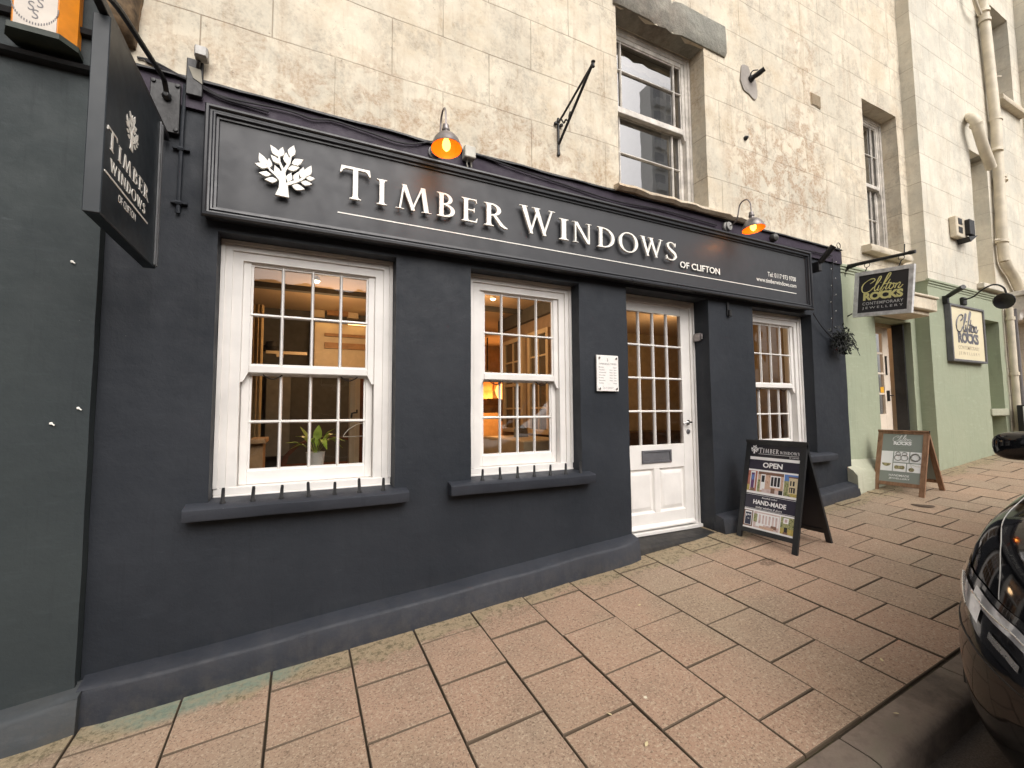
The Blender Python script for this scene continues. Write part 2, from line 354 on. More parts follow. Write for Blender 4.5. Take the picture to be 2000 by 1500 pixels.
# ------------------------------------------------------------------ walls with openings
def wall(bm, x0, x1, z0, z1, y, th, holes=(), step=.14, amp=.004, rev=None, freq=2.2):
    def brk(a, b, extra):
        s = sorted({a, b, *[e for e in extra if a < e < b]}); out = []
        for p, q in zip(s, s[1:]):
            k = max(1, round((q - p) / step)); out += [p + (q - p) * i / k for i in range(k)]
        return out + [b]
    xs = brk(x0, x1, [h[0] for h in holes] + [h[1] for h in holes]); zs = brk(z0, z1, [h[2] for h in holes] + [h[3] for h in holes])
    def solid(i, j):
        if i < 0 or j < 0 or i >= len(xs) - 1 or j >= len(zs) - 1: return False
        cx, cz = (xs[i] + xs[i + 1]) / 2, (zs[j] + zs[j + 1]) / 2
        return not any(h[0] < cx < h[1] and h[2] < cz < h[3] for h in holes)
    F_, K_ = {}, {}
    def fv(i, j):
        if (i, j) not in F_:
            X, Z = xs[i], zs[j]; a = amp
            F_[i, j] = bm.verts.new((X + nz(X * 4, Z * 4, 5) * a, y + (nz(X * freq, Z * freq, 1) + .5 * nz(X * 7, Z * 7, 2)) * a * 1.6, Z + nz(X * 4, Z * 4, 9) * a))
        return F_[i, j]
    def kv(i, j):
        if (i, j) not in K_: K_[i, j] = bm.verts.new((xs[i], y + th, zs[j]))
        return K_[i, j]
    for i in range(len(xs) - 1):
        for j in range(len(zs) - 1):
            if not solid(i, j): continue
            bm.faces.new((fv(i, j), fv(i + 1, j), fv(i + 1, j + 1), fv(i, j + 1)))
            bm.faces.new((kv(i, j), kv(i, j + 1), kv(i + 1, j + 1), kv(i + 1, j)))
            for di, dj, a, b in ((-1, 0, (i, j), (i, j + 1)), (1, 0, (i + 1, j), (i + 1, j + 1)), (0, -1, (i, j), (i + 1, j)), (0, 1, (i, j + 1), (i + 1, j + 1))):
                if not solid(i + di, j + dj): bm.faces.new((fv(*a), fv(*b), kv(*b), kv(*a)))
# =================================================================== SETTING
pm = N('concrete_paving_slabs')
rnd = pm.add('ShaderNodeNewGeometry').outputs['Random Per Island']; sx = pm.add('ShaderNodeSeparateXYZ', {'Vector': pm.co()})
c = pm.ramp(rnd, [(0, (.300, .222, .157)), (.35, (.365, .258, .180)), (.7, (.322, .247, .178)), (1, (.395, .278, .194))])
gum = pm.add('ShaderNodeTexVoronoi', {'Vector': pm.mapped((1, 1, 1), (3.3, 1.7, 0)), 'Scale': 3.4, 'Randomness': 1.}).outputs['Distance']
c = pm.mix(c, (.15, .115, .09), pm.ramp(gum, [(.045, .45), (.07, 0.)]))
c = pm.mix(c, (.395, .250, .173), pm.ramp(pm.noise(.8, 3), [(.42, 0.), (.62, .7)]))
c = pm.mix(c, (.27, .232, .158), pm.ramp(pm.noise(1.1, 4, .5, pm.mapped((1, 1, 1), (9, 2, 4))), [(.48, 0.), (.70, .45)]))
c = pm.mix(c, (.24, .175, .125), pm.ramp(pm.noise(2.2, 6, .65), [(.5, 0.), (.75, .7)]))
c = pm.mix(c, (.50, .40, .29), pm.ramp(pm.noise(75, 3, .8), [(.52, 0.), (.63, .85)]))
c = pm.mix(c, (.10, .065, .045), pm.ramp(pm.noise(85, 3, .8, pm.mapped((1, 1, 1), (7, 3, 1))), [(.53, 0.), (.66, .75)]))
c = pm.mix(c, (.75, .70, .55), pm.ramp(pm.add('ShaderNodeTexVoronoi', {'Vector': pm.co(), 'Scale': 2.6, 'Randomness': 1.}).outputs['Distance'], [(0, 1.), (.022, .8), (.028, 0.)]))
# dirt & lichen band along the wall, teal paint spill at the low end, damp spots
yb = pm.math('MULTIPLY_ADD', pm.noise(3, 5, .6), .5, sx.outputs['Y'])
c = pm.mix(c, (.30, .25, .15), pm.ramp(pm.math('ADD', yb, 1.), [(.96, 0.), (1.14, .6)]))
c = pm.mix(c, (.12, .10, .06), pm.math('MULTIPLY', pm.ramp(pm.noise(28, 5, .8), [(.50, 0.), (.60, .85)]), pm.ramp(pm.math('ADD', yb, 1.), [(.86, 0.), (1.08, 1.)])))
tx = pm.math('DIVIDE', pm.math('SUBTRACT', sx.outputs['X'], -.42), .55); ty = pm.math('DIVIDE', pm.math('SUBTRACT', sx.outputs['Y'], -.16), .13)
td = pm.math('MULTIPLY_ADD', pm.math('SUBTRACT', pm.noise(5, 4), .5), 1.6, pm.math('ADD', pm.math('MULTIPLY', tx, tx), pm.math('MULTIPLY', ty, ty)))
c = pm.mix(c, (.17, .235, .185), pm.math('MULTIPLY', pm.ramp(td, [(.3, .8), (1., 0.)]), pm.ramp(pm.noise(30, 4, .7), [(.35, .45), (.6, 1.)])))
dx = pm.math('DIVIDE', pm.math('SUBTRACT', sx.outputs['X'], 3.42), .16); dy = pm.math('DIVIDE', pm.math('SUBTRACT', sx.outputs['Y'], -.67), .1)
dd = pm.math('MULTIPLY_ADD', pm.math('SUBTRACT', pm.noise(22, 4), .5), 3.2, pm.math('ADD', pm.math('MULTIPLY', dx, dx), pm.math('MULTIPLY', dy, dy)))
c = pm.mix(c, (.05, .03, .02), pm.ramp(dd, [(.05, .5), (.3, 0.)]))
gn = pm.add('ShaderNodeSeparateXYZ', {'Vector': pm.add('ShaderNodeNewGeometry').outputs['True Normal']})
c = pm.mix((.12, .088, .06), c, pm.ramp(gn.outputs['Z'], [(.80, 0.), (.93, 1.)]))  # slab sides darkened: joint dirt, with shade between slabs put into the colour
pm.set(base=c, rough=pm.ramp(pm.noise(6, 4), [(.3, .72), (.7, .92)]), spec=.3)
pm.bump(pm.math('MULTIPLY_ADD', pm.noise(170, 3, .6), .45, pm.noise(22, 5, .6)), .55, .004)
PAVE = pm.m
jm = N('mossy_joint_sand'); jm.set(base=jm.ramp(jm.noise(9, 6, .7), [(.3, (.035, .025, .015)), (.5, (.06, .042, .025)), (.62, (.075, .07, .025)), (.75, (.05, .06, .02))]), rough=.97); jm.bump(jm.noise(90, 5, .7), .9, .01); JOINT = jm.m
XJ = [.30, .69, 1.08, 1.475, 1.88, 2.29, 2.69, 3.08, 3.46, 3.83, 4.21, 4.59, 4.94, 5.33, 5.70, 6.09, 6.43, 6.8]
while XJ[-1] < 18: XJ.append(XJ[-1] + .388)
NL = 0
while XJ[0] > -5: XJ.insert(0, XJ[0] - .41); NL += 1
bm = B(); hc = .0034
for i in range(len(XJ) - 1):
    k = i - NL; off = (-.02 if k % 2 == 0 else -.21); off += {0: -.08, 1: -.1, 2: -.05, 3: -.05}.get(k, 0) if k >= 0 else -.1
    ys = [.3] + [off - .41 * j for j in range(0, 6) if -1.80 < off - .41 * j < .28] + [-1.865]
    a, b = XJ[i] + hc, XJ[i + 1] - hc
    for y1, y0 in zip(ys, ys[1:]):
        y1 -= .0036; y0 += .0036
        if y1 - y0 < .03: continue
        dz = [random.uniform(-.0022, .0022) for _ in range(3)]; cx, cy = (a + b) / 2, (y0 + y1) / 2
        def zz(x, y): return gz(x, y) + dz[0] + dz[1] * (x - cx) / .2 + dz[2] * (y - cy) / .2
        e = .0035; ja = random.uniform(-.002, .002); jb = random.uniform(-.002, .002)
        top = [(a + e + ja, y0 + e), (b - e, y0 + e + jb), (b - e + ja, y1 - e), (a + e, y1 - e + jb)]; rim = [(a + ja, y0), (b, y0 + jb), (b + ja, y1), (a, y1 + jb)]
        T_ = [bm.verts.new((x, y, zz(x, y))) for x, y in top]; R_ = [bm.verts.new((x, y, zz(x, y) - .0035)) for x, y in rim]; K_ = [bm.verts.new((x, y, zz(x, y) - .06)) for x, y in rim]
        bm.faces.new(T_)
        for q in range(4):
            w = (q + 1) % 4; bm.faces.new((T_[q], R_[q], R_[w], T_[w])); bm.faces.new((R_[q], K_[q], K_[w], R_[w]))
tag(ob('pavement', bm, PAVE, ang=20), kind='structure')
def strip(x0, x1, y0, y1, dz, nx=60, ny=4, amp=0.):
    bm = B(); g = [[bm.verts.new((x0 + (x1 - x0) * i / nx, y0 + (y1 - y0) * j / ny, gz(x0 + (x1 - x0) * i / nx, y0 + (y1 - y0) * j / ny) + dz + amp * nz(i * .37, j * .7))) for j in range(ny + 1)] for i in range(nx + 1)]
    for i in range(nx):
        for j in range(ny): bm.faces.new((g[i][j], g[i + 1][j], g[i + 1][j + 1], g[i][j + 1]))
    return bm
tag(ob('pavement_bedding', strip(-5, 18, -1.92, .3, -.017, 200, 16, .003), JOINT), kind='structure')
KERBM = N('worn_kerb_stone'); _k = KERBM
_c = _k.ramp(_k.noise(3, 7, .7), [(.35, (.10, .078, .06)), (.5, (.18, .14, .11)), (.65, (.27, .215, .17))]); _c = _k.mix(_c, (.08, .085, .05), _k.ramp(_k.noise(6, 4), [(.55, 0.), (.7, .5)]))
_k.set(base=_c, rough=.85); _k.bump(_k.noise(40, 6, .7), .6, .008); KERBM = _k.m
bm = B(); x = 3.0 - .9 * 9
while x < 18:
    for q in [0]:
        L_ = .9 - .008; pr = [(-1.876, -.002), (-1.985, -.004), (-2.020, -.012), (-2.038, -.035), (-2.045, -.30), (-1.876, -.30)]
        secs = []
        for t in (0, .012, .25, .5, .75, .988, 1):
            xx = x + L_ * t; sh = .006 if t in (0, 1) else 0
            secs.append([(xx, y + nz(xx * 3, y * 3) * .004 + (sh if y < -2.02 else 0), gz(xx, -1.95) + z - sh * .6 + nz(xx * 2, 4) * .004) for y, z in pr])
        loft(bm, secs)
    x += .9
tag(ob('kerb', bm, KERBM, ang=50), kind='structure')
rm = N('old_asphalt'); rm.set(base=rm.ramp(rm.noise(130, 3, .8), [(.3, (.06, .047, .038)), (.6, (.12, .095, .076)), (.75, (.20, .165, .135))]), rough=.9); rm.bump(rm.noise(160, 3, .7), .8, .008)
tag(ob('road', strip(-30, 45, -11, -2.03, -.13, 60, 20, .006), rm.m), kind='structure')
bm = B(); g = [bm.verts.new((x, y, gz(x, -5) - .32 + (-.0 if 1 else 0))) for x, y in ((-150, -160), (190, -160), (190, 60), (-150, 60))]; bm.faces.new(g)
tag(ob('ground', bm, simple('far_ground', (.10, .095, .085), .9)), kind='structure')

# =================================================================== THE SHOP BUILDING
shop = thing('terrace_building', 'charcoal painted shopfront building with stained cream upper wall between two neighbours', 'building', (2.5, .3, .3))
H1, H2, HD, H3 = (-.46, .583, 1.12, 2.735), (1.13, 2.096, 1.14, 2.735), (2.60, 3.63, .30, 2.765), (4.29, 5.31, 1.15, 2.755)
bm = B(); wall(bm, -.97, 5.965, -.4, 3.615, 0, .34, [H1, H2, HD, H3])
ob('ground_floor_wall', bm, CHAR, shop, ang=50)
# plain band above the fascia
bm = B(); wall(bm, -.965, 5.962, 3.44, 3.60, -.022, .02, amp=.003); ob('band', bm, BAND, shop, ang=50)
# flashing lip
bm = B(); P = [( -.97 + i * .1) for i in range(70)]
secs = []
for X in P:
    w = nz(X * 3, 2) * .012; secs.append([(X, -.024, 3.598 + w), (X, -.046 + nz(X * 6, 7) * .012, 3.598 + w), (X, -.044, 3.612 + w), (X, -.022, 3.622 + w)])
loft(bm, secs); tag(ob('flashing', bm, BLACK, shop), 'ragged black flashing strip under the cream wall')
# upper wall
UH = (2.53, 3.655, 3.66, 5.385)
bm = B(); wall(bm, -.93, 6.0, 3.618, 9.5, -.03, .34, [UH], step=.16, amp=.005); ob('upper_wall', bm, CREAM, shop, ang=40)
# plinth following the pavement
def plinth(bm, x0, x1, y, hi, back=.0, s=.078, c=.40, drop=-.05, rnd=.02):
    n = max(3, int((x1 - x0) / .12)); secs = []
    for i in range(n + 1):
        X = x0 + (x1 - x0) * i / n; e = min(i, n - i); end = .02 if e == 0 else 0
        z = c + s * X + nz(X * 1.7, 3) * .012; w = nz(X * 2.3, 8) * .008; v = nz(X * 3.1, 12) * .007
        secs.append([(X, back, gz(X, y) - .3), (X, y + w + end, gz(X, y) - .3), (X, y - .010 + w + end, gz(X, y) + .0), (X, y + .004 + w + end, z - .050 + v), (X, y + .010 + w + end, z - .036 + v), (X, y + .022 + w, z - .029 + v), (X, y * .5, z - .016 + v * .5), (X, -.012, z - .001), (X, back + .0, z + .004)])
    loft(bm, secs)
bm = B(); plinth(bm, -.955, 2.60, -.12, 0, back=.02); ob('plinth', bm, CHARP, shop, ang=60)
bm = B(); plinth(bm, 3.63, 5.90, -.12, 0, back=.02, c=.405, s=.070); ob('plinth', bm, CHARP, shop, ang=60)
# door step
bm = B(); secs = []
for i in range(9):
    X = 2.57 + i * (3.66 - 2.57) / 8; w = nz(X * 4, 1) * .006
    secs.append([(X, .2, .1), (X, -.055 + w, .1), (X, -.05 + w, .47 + w), (X, -.035 + w, .492), (X, .0, .50), (X, .2, .512)])
loft(bm, secs); ob('door_step', bm, masonry_paint('step_paint', (.018, .018, .019), (.028, .027, .026), .6, False, .1), shop, ang=50)
def sill(x0, x1, z0, z1, y=-.1, mat=CHARP, name='sill', amp=.004):
    bm = B(); n = int((x1 - x0) / .1); secs = []
    for i in range(n + 1):
        X = x0 + (x1 - x0) * i / n; w = nz(X * 5, z0 * 3) * amp * 1.3; v = nz(X * 4, 7 + z0) * amp
        e = .006 if i in (0, n) else 0
        secs.append([(X, .14, z0 + v), (X, y + .004 + w + e, z0 + v), (X, y + w + e, z0 + .008 + v), (X, y + w + e, z1 - .012 + v), (X, y + .01 + w + e, z1 - .002 + v), (X, .0, z1 + .012), (X, .14, z1 + .02)])
    loft(bm, secs); return ob(name, bm, mat, shop, ang=40)
def spikes(par, x0, x1, z, n=7):
    for i in range(n):
        X = x0 + (x1 - x0) * i / (n - 1); bm = B(); h = .084 + random.uniform(-.008, .008); t = random.uniform(-.004, .004)
        tube(bm, [(X, -.035, z - .02), (X, -.035, z + .004), (X, -.035, z + .012), (X + t, -.035, z + h - .012), (X + t, -.035, z + h)], [.015, .015, .0105, .009, .007], 8)
        ob('spike', bm, BLACK, par)
s1 = sill(-.563, .664, 1.068, 1.140); s2 = sill(.954, 2.165, 1.080, 1.156); s3 = sill(4.17, 5.53, 1.09, 1.165)
spikes(s1, -.385, .505, 1.148); spikes(s2, 1.205, 2.06, 1.165)
# ---- sash window builder (window frame part, two sashes, glass, fastener)
def arch(bm, x0, x1, z0, z1, y, w, th, prof, bottom=False):
    """mitred frame of stepped mouldings: prof = [(inset0, inset1, y_front)]"""
    for a, b, yf in prof:
        for (p, q) in (((x0 + a, z0 + (a if bottom else 0)), (x0 + b, z0 + (b if bottom else 0))),): pass
        L = [(x0 + a, z0), (x0 + b, z0), (x0 + b, z1 - b), (x0 + a, z1 - a)]
        R = [(x1 - a, z0), (x1 - a, z1 - a), (x1 - b, z1 - b), (x1 - b, z0)]
        T = [(x0 + a, z1 - a), (x0 + b, z1 - b), (x1 - b, z1 - b), (x1 - a, z1 - a)]
        for P in (L, R, T): prism(bm, P, (0, yf, 0), (1, 0, 0), (0, 0, 1), (0, 1, 0), y + th - yf, 0)
def sash(x0, x1, z0, z1, y, st, top, bot, cols, rows, par, mat=WHITE, mun=.02, horns=False, xs=None, zs=None):
    bm = B(); t = .04
    box(bm, x0, x0 + st, y, y + t, z0, z1, .003); box(bm, x1 - st, x1, y, y + t, z0, z1, .003)
    box(bm, x0 + st, x1 - st, y + .001, y + t, z1 - top, z1, .003); box(bm, x0 + st, x1 - st, y - .004 if horns else y + .001, y + t, z0, z0 + bot, .004)
    gx0, gx1, gz0, gz1 = x0 + st, x1 - st, z0 + bot, z1 - top
    X = xs or [gx0 + (gx1 - gx0) * i / cols for i in range(1, cols)]; Z = zs or [gz0 + (gz1 - gz0) * j / rows for j in range(1, rows)]
    def bar(P0, P1, vert):
        w = mun / 2
        prof = [(-w, .024), (-w, .016), (-w * .35, .004), (w * .35, .004), (w, .016), (w, .024)]
        if vert: secs = [[(P0[0] + a, y + b, z) for a, b in prof] for z in (P0[1], P1[1])]
        else: secs = [[(x, y + b + .0015, P0[1] + a) for a, b in prof] for x in (P0[0], P1[0])]
        loft(bm, secs)
    for a in X: bar((a, gz0), (a, gz1), True)
    for b in Z: bar((gx0, b), (gx1, b), False)
    # glazing bead chamfer
    c = .012
    prism(bm, [(gx0, gz0), (gx0 + c, gz0 + c), (gx0 + c, gz1 - c), (gx0, gz1)], (0, y + .012, 0), (1, 0, 0), (0, 0, 1), (0, 1, 0), .012, 0)
    prism(bm, [(gx1, gz0), (gx1, gz1), (gx1 - c, gz1 - c), (gx1 - c, gz0 + c)], (0, y + .012, 0), (1, 0, 0), (0, 0, 1), (0, 1, 0), .012, 0)
    prism(bm, [(gx0, gz1), (gx0 + c, gz1 - c), (gx1 - c, gz1 - c), (gx1, gz1)], (0, y + .0125, 0), (1, 0, 0), (0, 0, 1), (0, 1, 0), .012, 0)
    prism(bm, [(gx0, gz0), (gx1, gz0), (gx1 - c, gz0 + c), (gx0 + c, gz0 + c)], (0, y + .0125, 0), (1, 0, 0), (0, 0, 1), (0, 1, 0), .012, 0)
    if horns:
        for a, b in ((x0, x0 + st), (x1, x1 - st)):
            prism(bm, [(a, z0 + .005), (b, z0 + .005), (a + (b - a) * .35, z0 - .055), (a, z0 - .06)], (0, y + .001, 0), (1, 0, 0), (0, 0, 1), (0, 1, 0), .035, 0)
    s = ob('sash', bm, mat, par, ang=30)
    bm = B(); bm.faces.new([bm.verts.new(p) for p in ((gx0 - .005, y + .026, gz0 - .005), (gx1 + .005, y + .026, gz0 - .005), (gx1 + .005, y + .026, gz1 + .005), (gx0 - .005, y + .026, gz1 + .005))])
    return s, bm
def sash_window(H, label, y=.12, mid=1.935, cols=4, rows=2, z0=None):
    x0, x1, z0, z1 = H[0] + .002, H[1] - .002, z0 or H[2] + .02, H[3] - .0
    bm = B(); arch(bm, x0, x1, z0 + .07, z1, y, 0, .14, [(0, .022, y - .004), (.022, .034, y + .010), (.034, .062, y + .002), (.062, .072, y + .016), (.072, .118, y + .012)])
    box(bm, x0 + .002, x1 - .002, y - .006, y + .14, z0, z0 + .028, .004); box(bm, x0 + .001, x1 - .001, y + .004, y + .14, z0 + .028, z0 + .0705, .003)
    w = ob('window', bm, WHITE, shop, ang=30); tag(w, label)
    sx0, sx1 = x0 + .118, x1 - .118
    a, g1 = sash(sx0, sx1, mid - .022, z1 - .082, y + .03, .045, .045, .046, cols, rows, w, horns=True)
    b, g2 = sash(sx0 + .003, sx1 - .003, z0 + .072, mid + .02, y + .073, .045, .045, .085, cols, rows, w)
    ob('glass', g1, GLASS, a, sm=False); ob('glass', g2, GLASS, b, sm=False)
    for fx in (.22, .8):
        bm = B(); X = sx0 + (sx1 - sx0) * fx; tube(bm, cat([(X - .055, y + .066, mid - .03), (X - .035, y + .064, mid - .045), (X, y + .06, mid - .058), (X + .035, y + .064, mid - .045), (X + .055, y + .066, mid - .03)], 4), .004, 6); ob('sash_lift', bm, BLACK, b)
    return w
sash_window(H1, 'largest white sash window, left end of the shopfront'); sash_window(H2, 'white sash window left of the opening times board'); sash_window(H3, 'white sash window right of the shop door', z0=1.17)
# ---- door
dy = .18
bm = B(); arch(bm, HD[0] + .002, HD[1] - .002, .53, HD[3], dy, 0, .14, [(0, .02, dy - .004), (.02, .03, dy + .012), (.03, .06, dy)])
box(bm, HD[0] + .002, HD[1] - .002, dy - .035, dy + .1, .512, .545, .004)
df = ob('door_frame', bm, WHITE, shop, ang=30)
bm = B(); lx0, lx1, lz0, lz1 = 2.662, 3.568, .548, 2.703; Y = dy + .014; t = .045
gx0, gx1, gz0, gz1 = 2.735, 3.452, 1.335, 2.615
box(bm, lx0, gx0, Y, Y + t, lz0, lz1, .003); box(bm, gx1, lx1, Y, Y + t, lz0, lz1, .003); box(bm, gx0, gx1, Y + .001, Y + t, gz1, lz1, .003)
box(bm, gx0, gx1, Y + .001, Y + t, 1.11, gz0, .003); box(bm, gx0, gx1, Y + .001, Y + t, lz0, .70, .003); box(bm, 3.055, 3.125, Y + .001, Y + t, .70, 1.11, .003)
for a, b in ((gx0, 3.055), (3.125, gx1)):
    P0 = [(a, Y + .014, .70), (b, Y + .014, .70), (b, Y + .014, 1.11), (a, Y + .014, 1.11)]
    def rect(ins, yy): return [(a + ins, yy, .70 + ins), (b - ins, yy, .70 + ins), (b - ins, yy, 1.11 - ins), (a + ins, yy, 1.11 - ins)]
    R = [[bm.verts.new(p) for p in rect(i, yy)] for i, yy in ((0, Y + .003), (.012, Y + .02), (.022, Y + .022), (.055, Y + .006), (.06, Y + .006))]
    for r0, r1 in zip(R, R[1:]):
        for k in range(4): bm.faces.new((r0[k], r0[(k + 1) % 4], r1[(k + 1) % 4], r1[k]))
    bm.faces.new(R[-1])
for i in (1, 2, 3):
    X = gx0 + (gx1 - gx0) * i / 4; loft(bm, [[(X + a, Y + b, z) for a, b in ((-.011, .03), (-.011, .015), (-.004, .003), (.004, .003), (.011, .015), (.011, .03))] for z in (gz0, gz1)])
    Z = gz0 + (gz1 - gz0) * i / 4; loft(bm, [[(x, Y + b + .0015, Z + a) for a, b in ((-.011, .03), (-.011, .015), (-.004, .003), (.004, .003), (.011, .015), (.011, .03))] for x in (gx0, gx1)])
prism(bm, [(0, .60), (-.035, .575), (-.035, .562), (0, .562)], (lx0 + .02, Y, 0), (0, 1, 0), (0, 0, 1), (1, 0, 0), 0, lx1 - lx0 - .04)
door = ob('door', bm, WHITE, shop, ang=30); tag(door, 'white half-glazed shop door with sixteen panes and grey letter plate')
bm = B(); bm.faces.new([bm.verts.new(p) for p in ((gx0, Y + .028, gz0), (gx1, Y + .028, gz0), (gx1, Y + .028, gz1), (gx0, Y + .028, gz1))]); ob('glass', bm, GLASS, door, sm=False)
bm = B(); arch(bm, 2.905, 3.273, 1.165, 1.285, Y - .012, 0, .012, [(0, .018, Y - .012)]); box(bm, 2.905, 3.273, Y - .011, Y, 1.165, 1.183, .002); box(bm, 2.925, 3.253, Y - .005, Y, 1.184, 1.266, .002); ob('letter_plate', bm, GREYP, door)
bm = B(); lathe(bm, [(.0, 0), (.024, 0), (.024, .008), (.01, .010), (.01, .05), (0, .05)], Matrix.Translation((3.512, Y, 1.545)) @ Matrix.Rotation(PI / 2, 4, 'X'), 16); tube(bm, cat([(3.512, Y - .045, 1.545), (3.48, Y - .05, 1.546), (3.44, Y - .05, 1.540), (3.40, Y - .046, 1.535)], 3), .009, 8); ob('handle', bm, CHROME, door)
bm = B(); lathe(bm, [(.0, 0), (.024, 0), (.024, .007), (.012, .010), (.012, .013), (0, .013)], Matrix.Translation((3.512, Y, 1.452)) @ Matrix.Rotation(PI / 2, 4, 'X'), 16); ob('keyhole', bm, GREYP, door)
bm = B(); box(bm, 3.60, 3.629, .09, .165, 2.36, 2.44, .004); tube(bm, [(3.615, .08, 2.375), (3.615, .08, 2.43)], .01, 8); ob('latch_box', bm, GALV, shop)
bm = B(); box(bm, 3.885, 3.912, -.018, 0, 2.62, 2.76, .003); box(bm, 3.893, 3.93, -.04, -.01, 2.61, 2.68, .006); ob('hook_plate', bm, BLACK, shop)
# ---- upstairs window
uy = .15
bm = B(); arch(bm, 2.535, 3.652, 3.70, 5.38, uy, 0, .12, [(0, .03, uy - .004), (.03, .07, uy + .006)]); box(bm, 2.535, 3.652, uy - .03, uy + .12, 3.66, 3.715, .006)
uw = ob('window', bm, WHITEO, shop, ang=30); tag(uw, 'tall weathered sash window in the cream upper wall')
uxs = [2.745, 3.44]
a, g1 = sash(2.605, 3.582, 4.53, 5.312, uy + .012, .04, .045, .06, 3, 2, uw, WHITEO, .022, True, uxs, [4.97]); b, g2 = sash(2.607, 3.58, 3.715, 4.58, uy + .055, .04, .04, .05, 3, 2, uw, WHITEO, .022, False, uxs, [4.17])
ob('glass', g1, GLASSU, a, sm=False); ob('glass', g2, GLASSU, b, sm=False)
# room behind + blind
bm = B(); 
P = [(2.62 + .92 * i / 24, 5.31 - .0 ) for i in range(25)]; v0 = [bm.verts.new((x, uy + .13, z)) for x, z in P]; v1 = [bm.verts.new((x, uy + .13 + .006 * math.sin(i * 1.3), 5.14 + .02 * abs(math.sin(i * PI / 4)))) for i, (x, z) in enumerate(P)]
for i in range(24): bm.faces.new((v0[i], v0[i + 1], v1[i + 1], v1[i]))
ob('blind', bm, simple('cream_blind', (.50, .42, .30), .9), uw)
for xa, xb in ((3.40, 3.60), (2.60, 2.66)):
    v0, v1 = [], []; bm = B()
    for i in range(21):
        x = xa + (xb - xa) * i / 20; y = uy + .17 + .015 * math.sin(i * 1.7); v0.append(bm.verts.new((x, y, 5.3))); v1.append(bm.verts.new((x, y, 4.4)))
    for i in range(20): bm.faces.new((v0[i], v0[i + 1], v1[i + 1], v1[i]))
    ob('curtain', bm, simple('net_curtain', (.55, .50, .42), .9), uw)
bm = B(); secs = []
for i in range(20):
    X = 2.47 + i * 1.75 / 19; w = nz(X * 9, 4) * .02; v = nz(X * 13, 6) * .016
    secs.append([(X, .1, 3.60), (X, -.07 + w, 3.606 + v), (X, -.10 + w * 2, 3.628 + v), (X, -.09 + w, 3.655 + v), (X, -.02, 3.665 + v * .5), (X, .12, 3.672)])
loft(bm, secs); tag(ob('sill', bm, stone('crumbling_sill', (.62, .54, .42), False, 1.4), shop, ang=30), 'crumbling cream stone sill under the upstairs window')
bm = B(); n = 14; secs = []
for i in range(n + 1):
    X = 2.50 + 1.47 * i / n; s = .012 if i not in (5, 7) else -.012; w = nz(X * 3, 1) * .018
    secs.append([(X, .13, 5.375 + w), (X, -.035 - s, 5.385 + w), (X, -.052 - s + nz(X * 4, 3) * .012, 5.42 + w), (X, -.052 - s, 5.60), (X, -.045 - s, 5.715 + nz(X * 2, 6) * .01), (X, .13, 5.72)])
loft(bm, secs); tag(ob('lintel', bm, LINTEL, shop, ang=40), 'rough grey stone lintel over the upstairs window')
bm = B(); wall(bm, 5.465, 5.665, 5.335, 5.49, -.036, .02, amp=0)
for k in range(9): box(bm, 5.475, 5.655, -.046, -.03, 5.345 + k * .016, 5.352 + k * .016)
ob('air_brick', bm, stone('vent_render', (.62, .52, .38), False, .6), shop)
bm = B(); pts = [(4.19 + .03, 5.36), (4.24, 5.40), (4.33, 5.41), (4.36, 5.36), (4.44, 5.30), (4.47, 5.12), (4.42, 5.06), (4.33, 5.10), (4.25, 5.12), (4.20, 5.22)]
prism(bm, [tuple(q)[:2] for q in cat([(a, b, 0) for a, b in pts], 3)], (0, -.031, 0), (1, 0, 0), (0, 0, 1), (0, -1, 0), 0, .012); tag(ob('cement_patch', bm, simple('grey_cement', (.34, .31, .28), .9, var=.2, sc=5, bump=.4), shop), 'grey cement patch behind the upstairs camera')
bm = B()
for q in ((2.2, 2.25, .345, 2.6, 3.2, 6.2), (4.1, 4.15, .345, 2.6, 3.2, 6.2), (2.25, 4.1, 2.5, 2.6, 3.2, 6.2), (2.25, 4.1, .345, 2.5, 3.2, 3.25), (2.25, 4.1, .345, 2.5, 6.15, 6.2)): box(bm, *q)
ob('upper_room', bm, simple('dim_room_plaster', (.20, .19, .18), .8), shop, sm=False)
# interior shell
TAN = simple('tan_plaster', (.50, .36, .23), .8, var=.05, sc=2); DARKW = simple('dark_grey_wall', (.10, .095, .085), .8, var=.1); WOOD = simple('mahogany_wood', (.17, .06, .025), .45, var=.3, sc=8); CREAMW = simple('cream_joinery', (.62, .50, .34), .5, var=.06); DFL = simple('dark_floor', (.05, .03, .02), .5, var=.2)
bm = B(); box(bm, -.95, 5.95, .345, 4.9, 2.95, 2.99); ob('ceiling', bm, TAN, shop)
bm = B(); box(bm, -.95, 5.95, .345, 4.9, .30, .36); ob('floor', bm, DFL, shop)
bm = B(); box(bm, -.95, 1.35, 3.1, 3.15, .36, 2.95); box(bm, -.95, -.90, .345, 3.1, .36, 2.95); ob('inner_wall', bm, DARKW, shop)
bm = B(); box(bm, 1.35, 5.95, 4.85, 4.9, .36, 2.95); box(bm, 1.30, 1.35, 3.151, 4.85, .36, 2.95); box(bm, 5.9, 5.95, .345, 4.85, .36, 2.95); box(bm, 3.2, 5.9, 2.6, 2.66, .36, 2.95); ob('inner_wall', bm, simple('warm_inner_wall', (.40, .29, .16), .8), shop)
bm = B(); box(bm, 2.56, 2.62, .42, 2.6, .36, 2.95); ob('partition', bm, simple('partition_paint', (.35, .25, .17), .7), shop)
bm = B(); box(bm, -.9, 2.55, 1.84, 1.92, 2.90, 2.949); box(bm, -.9, 1.3, 3.02, 3.10, 2.86, 2.949); ob('ceiling_beam', bm, DARKW, shop)
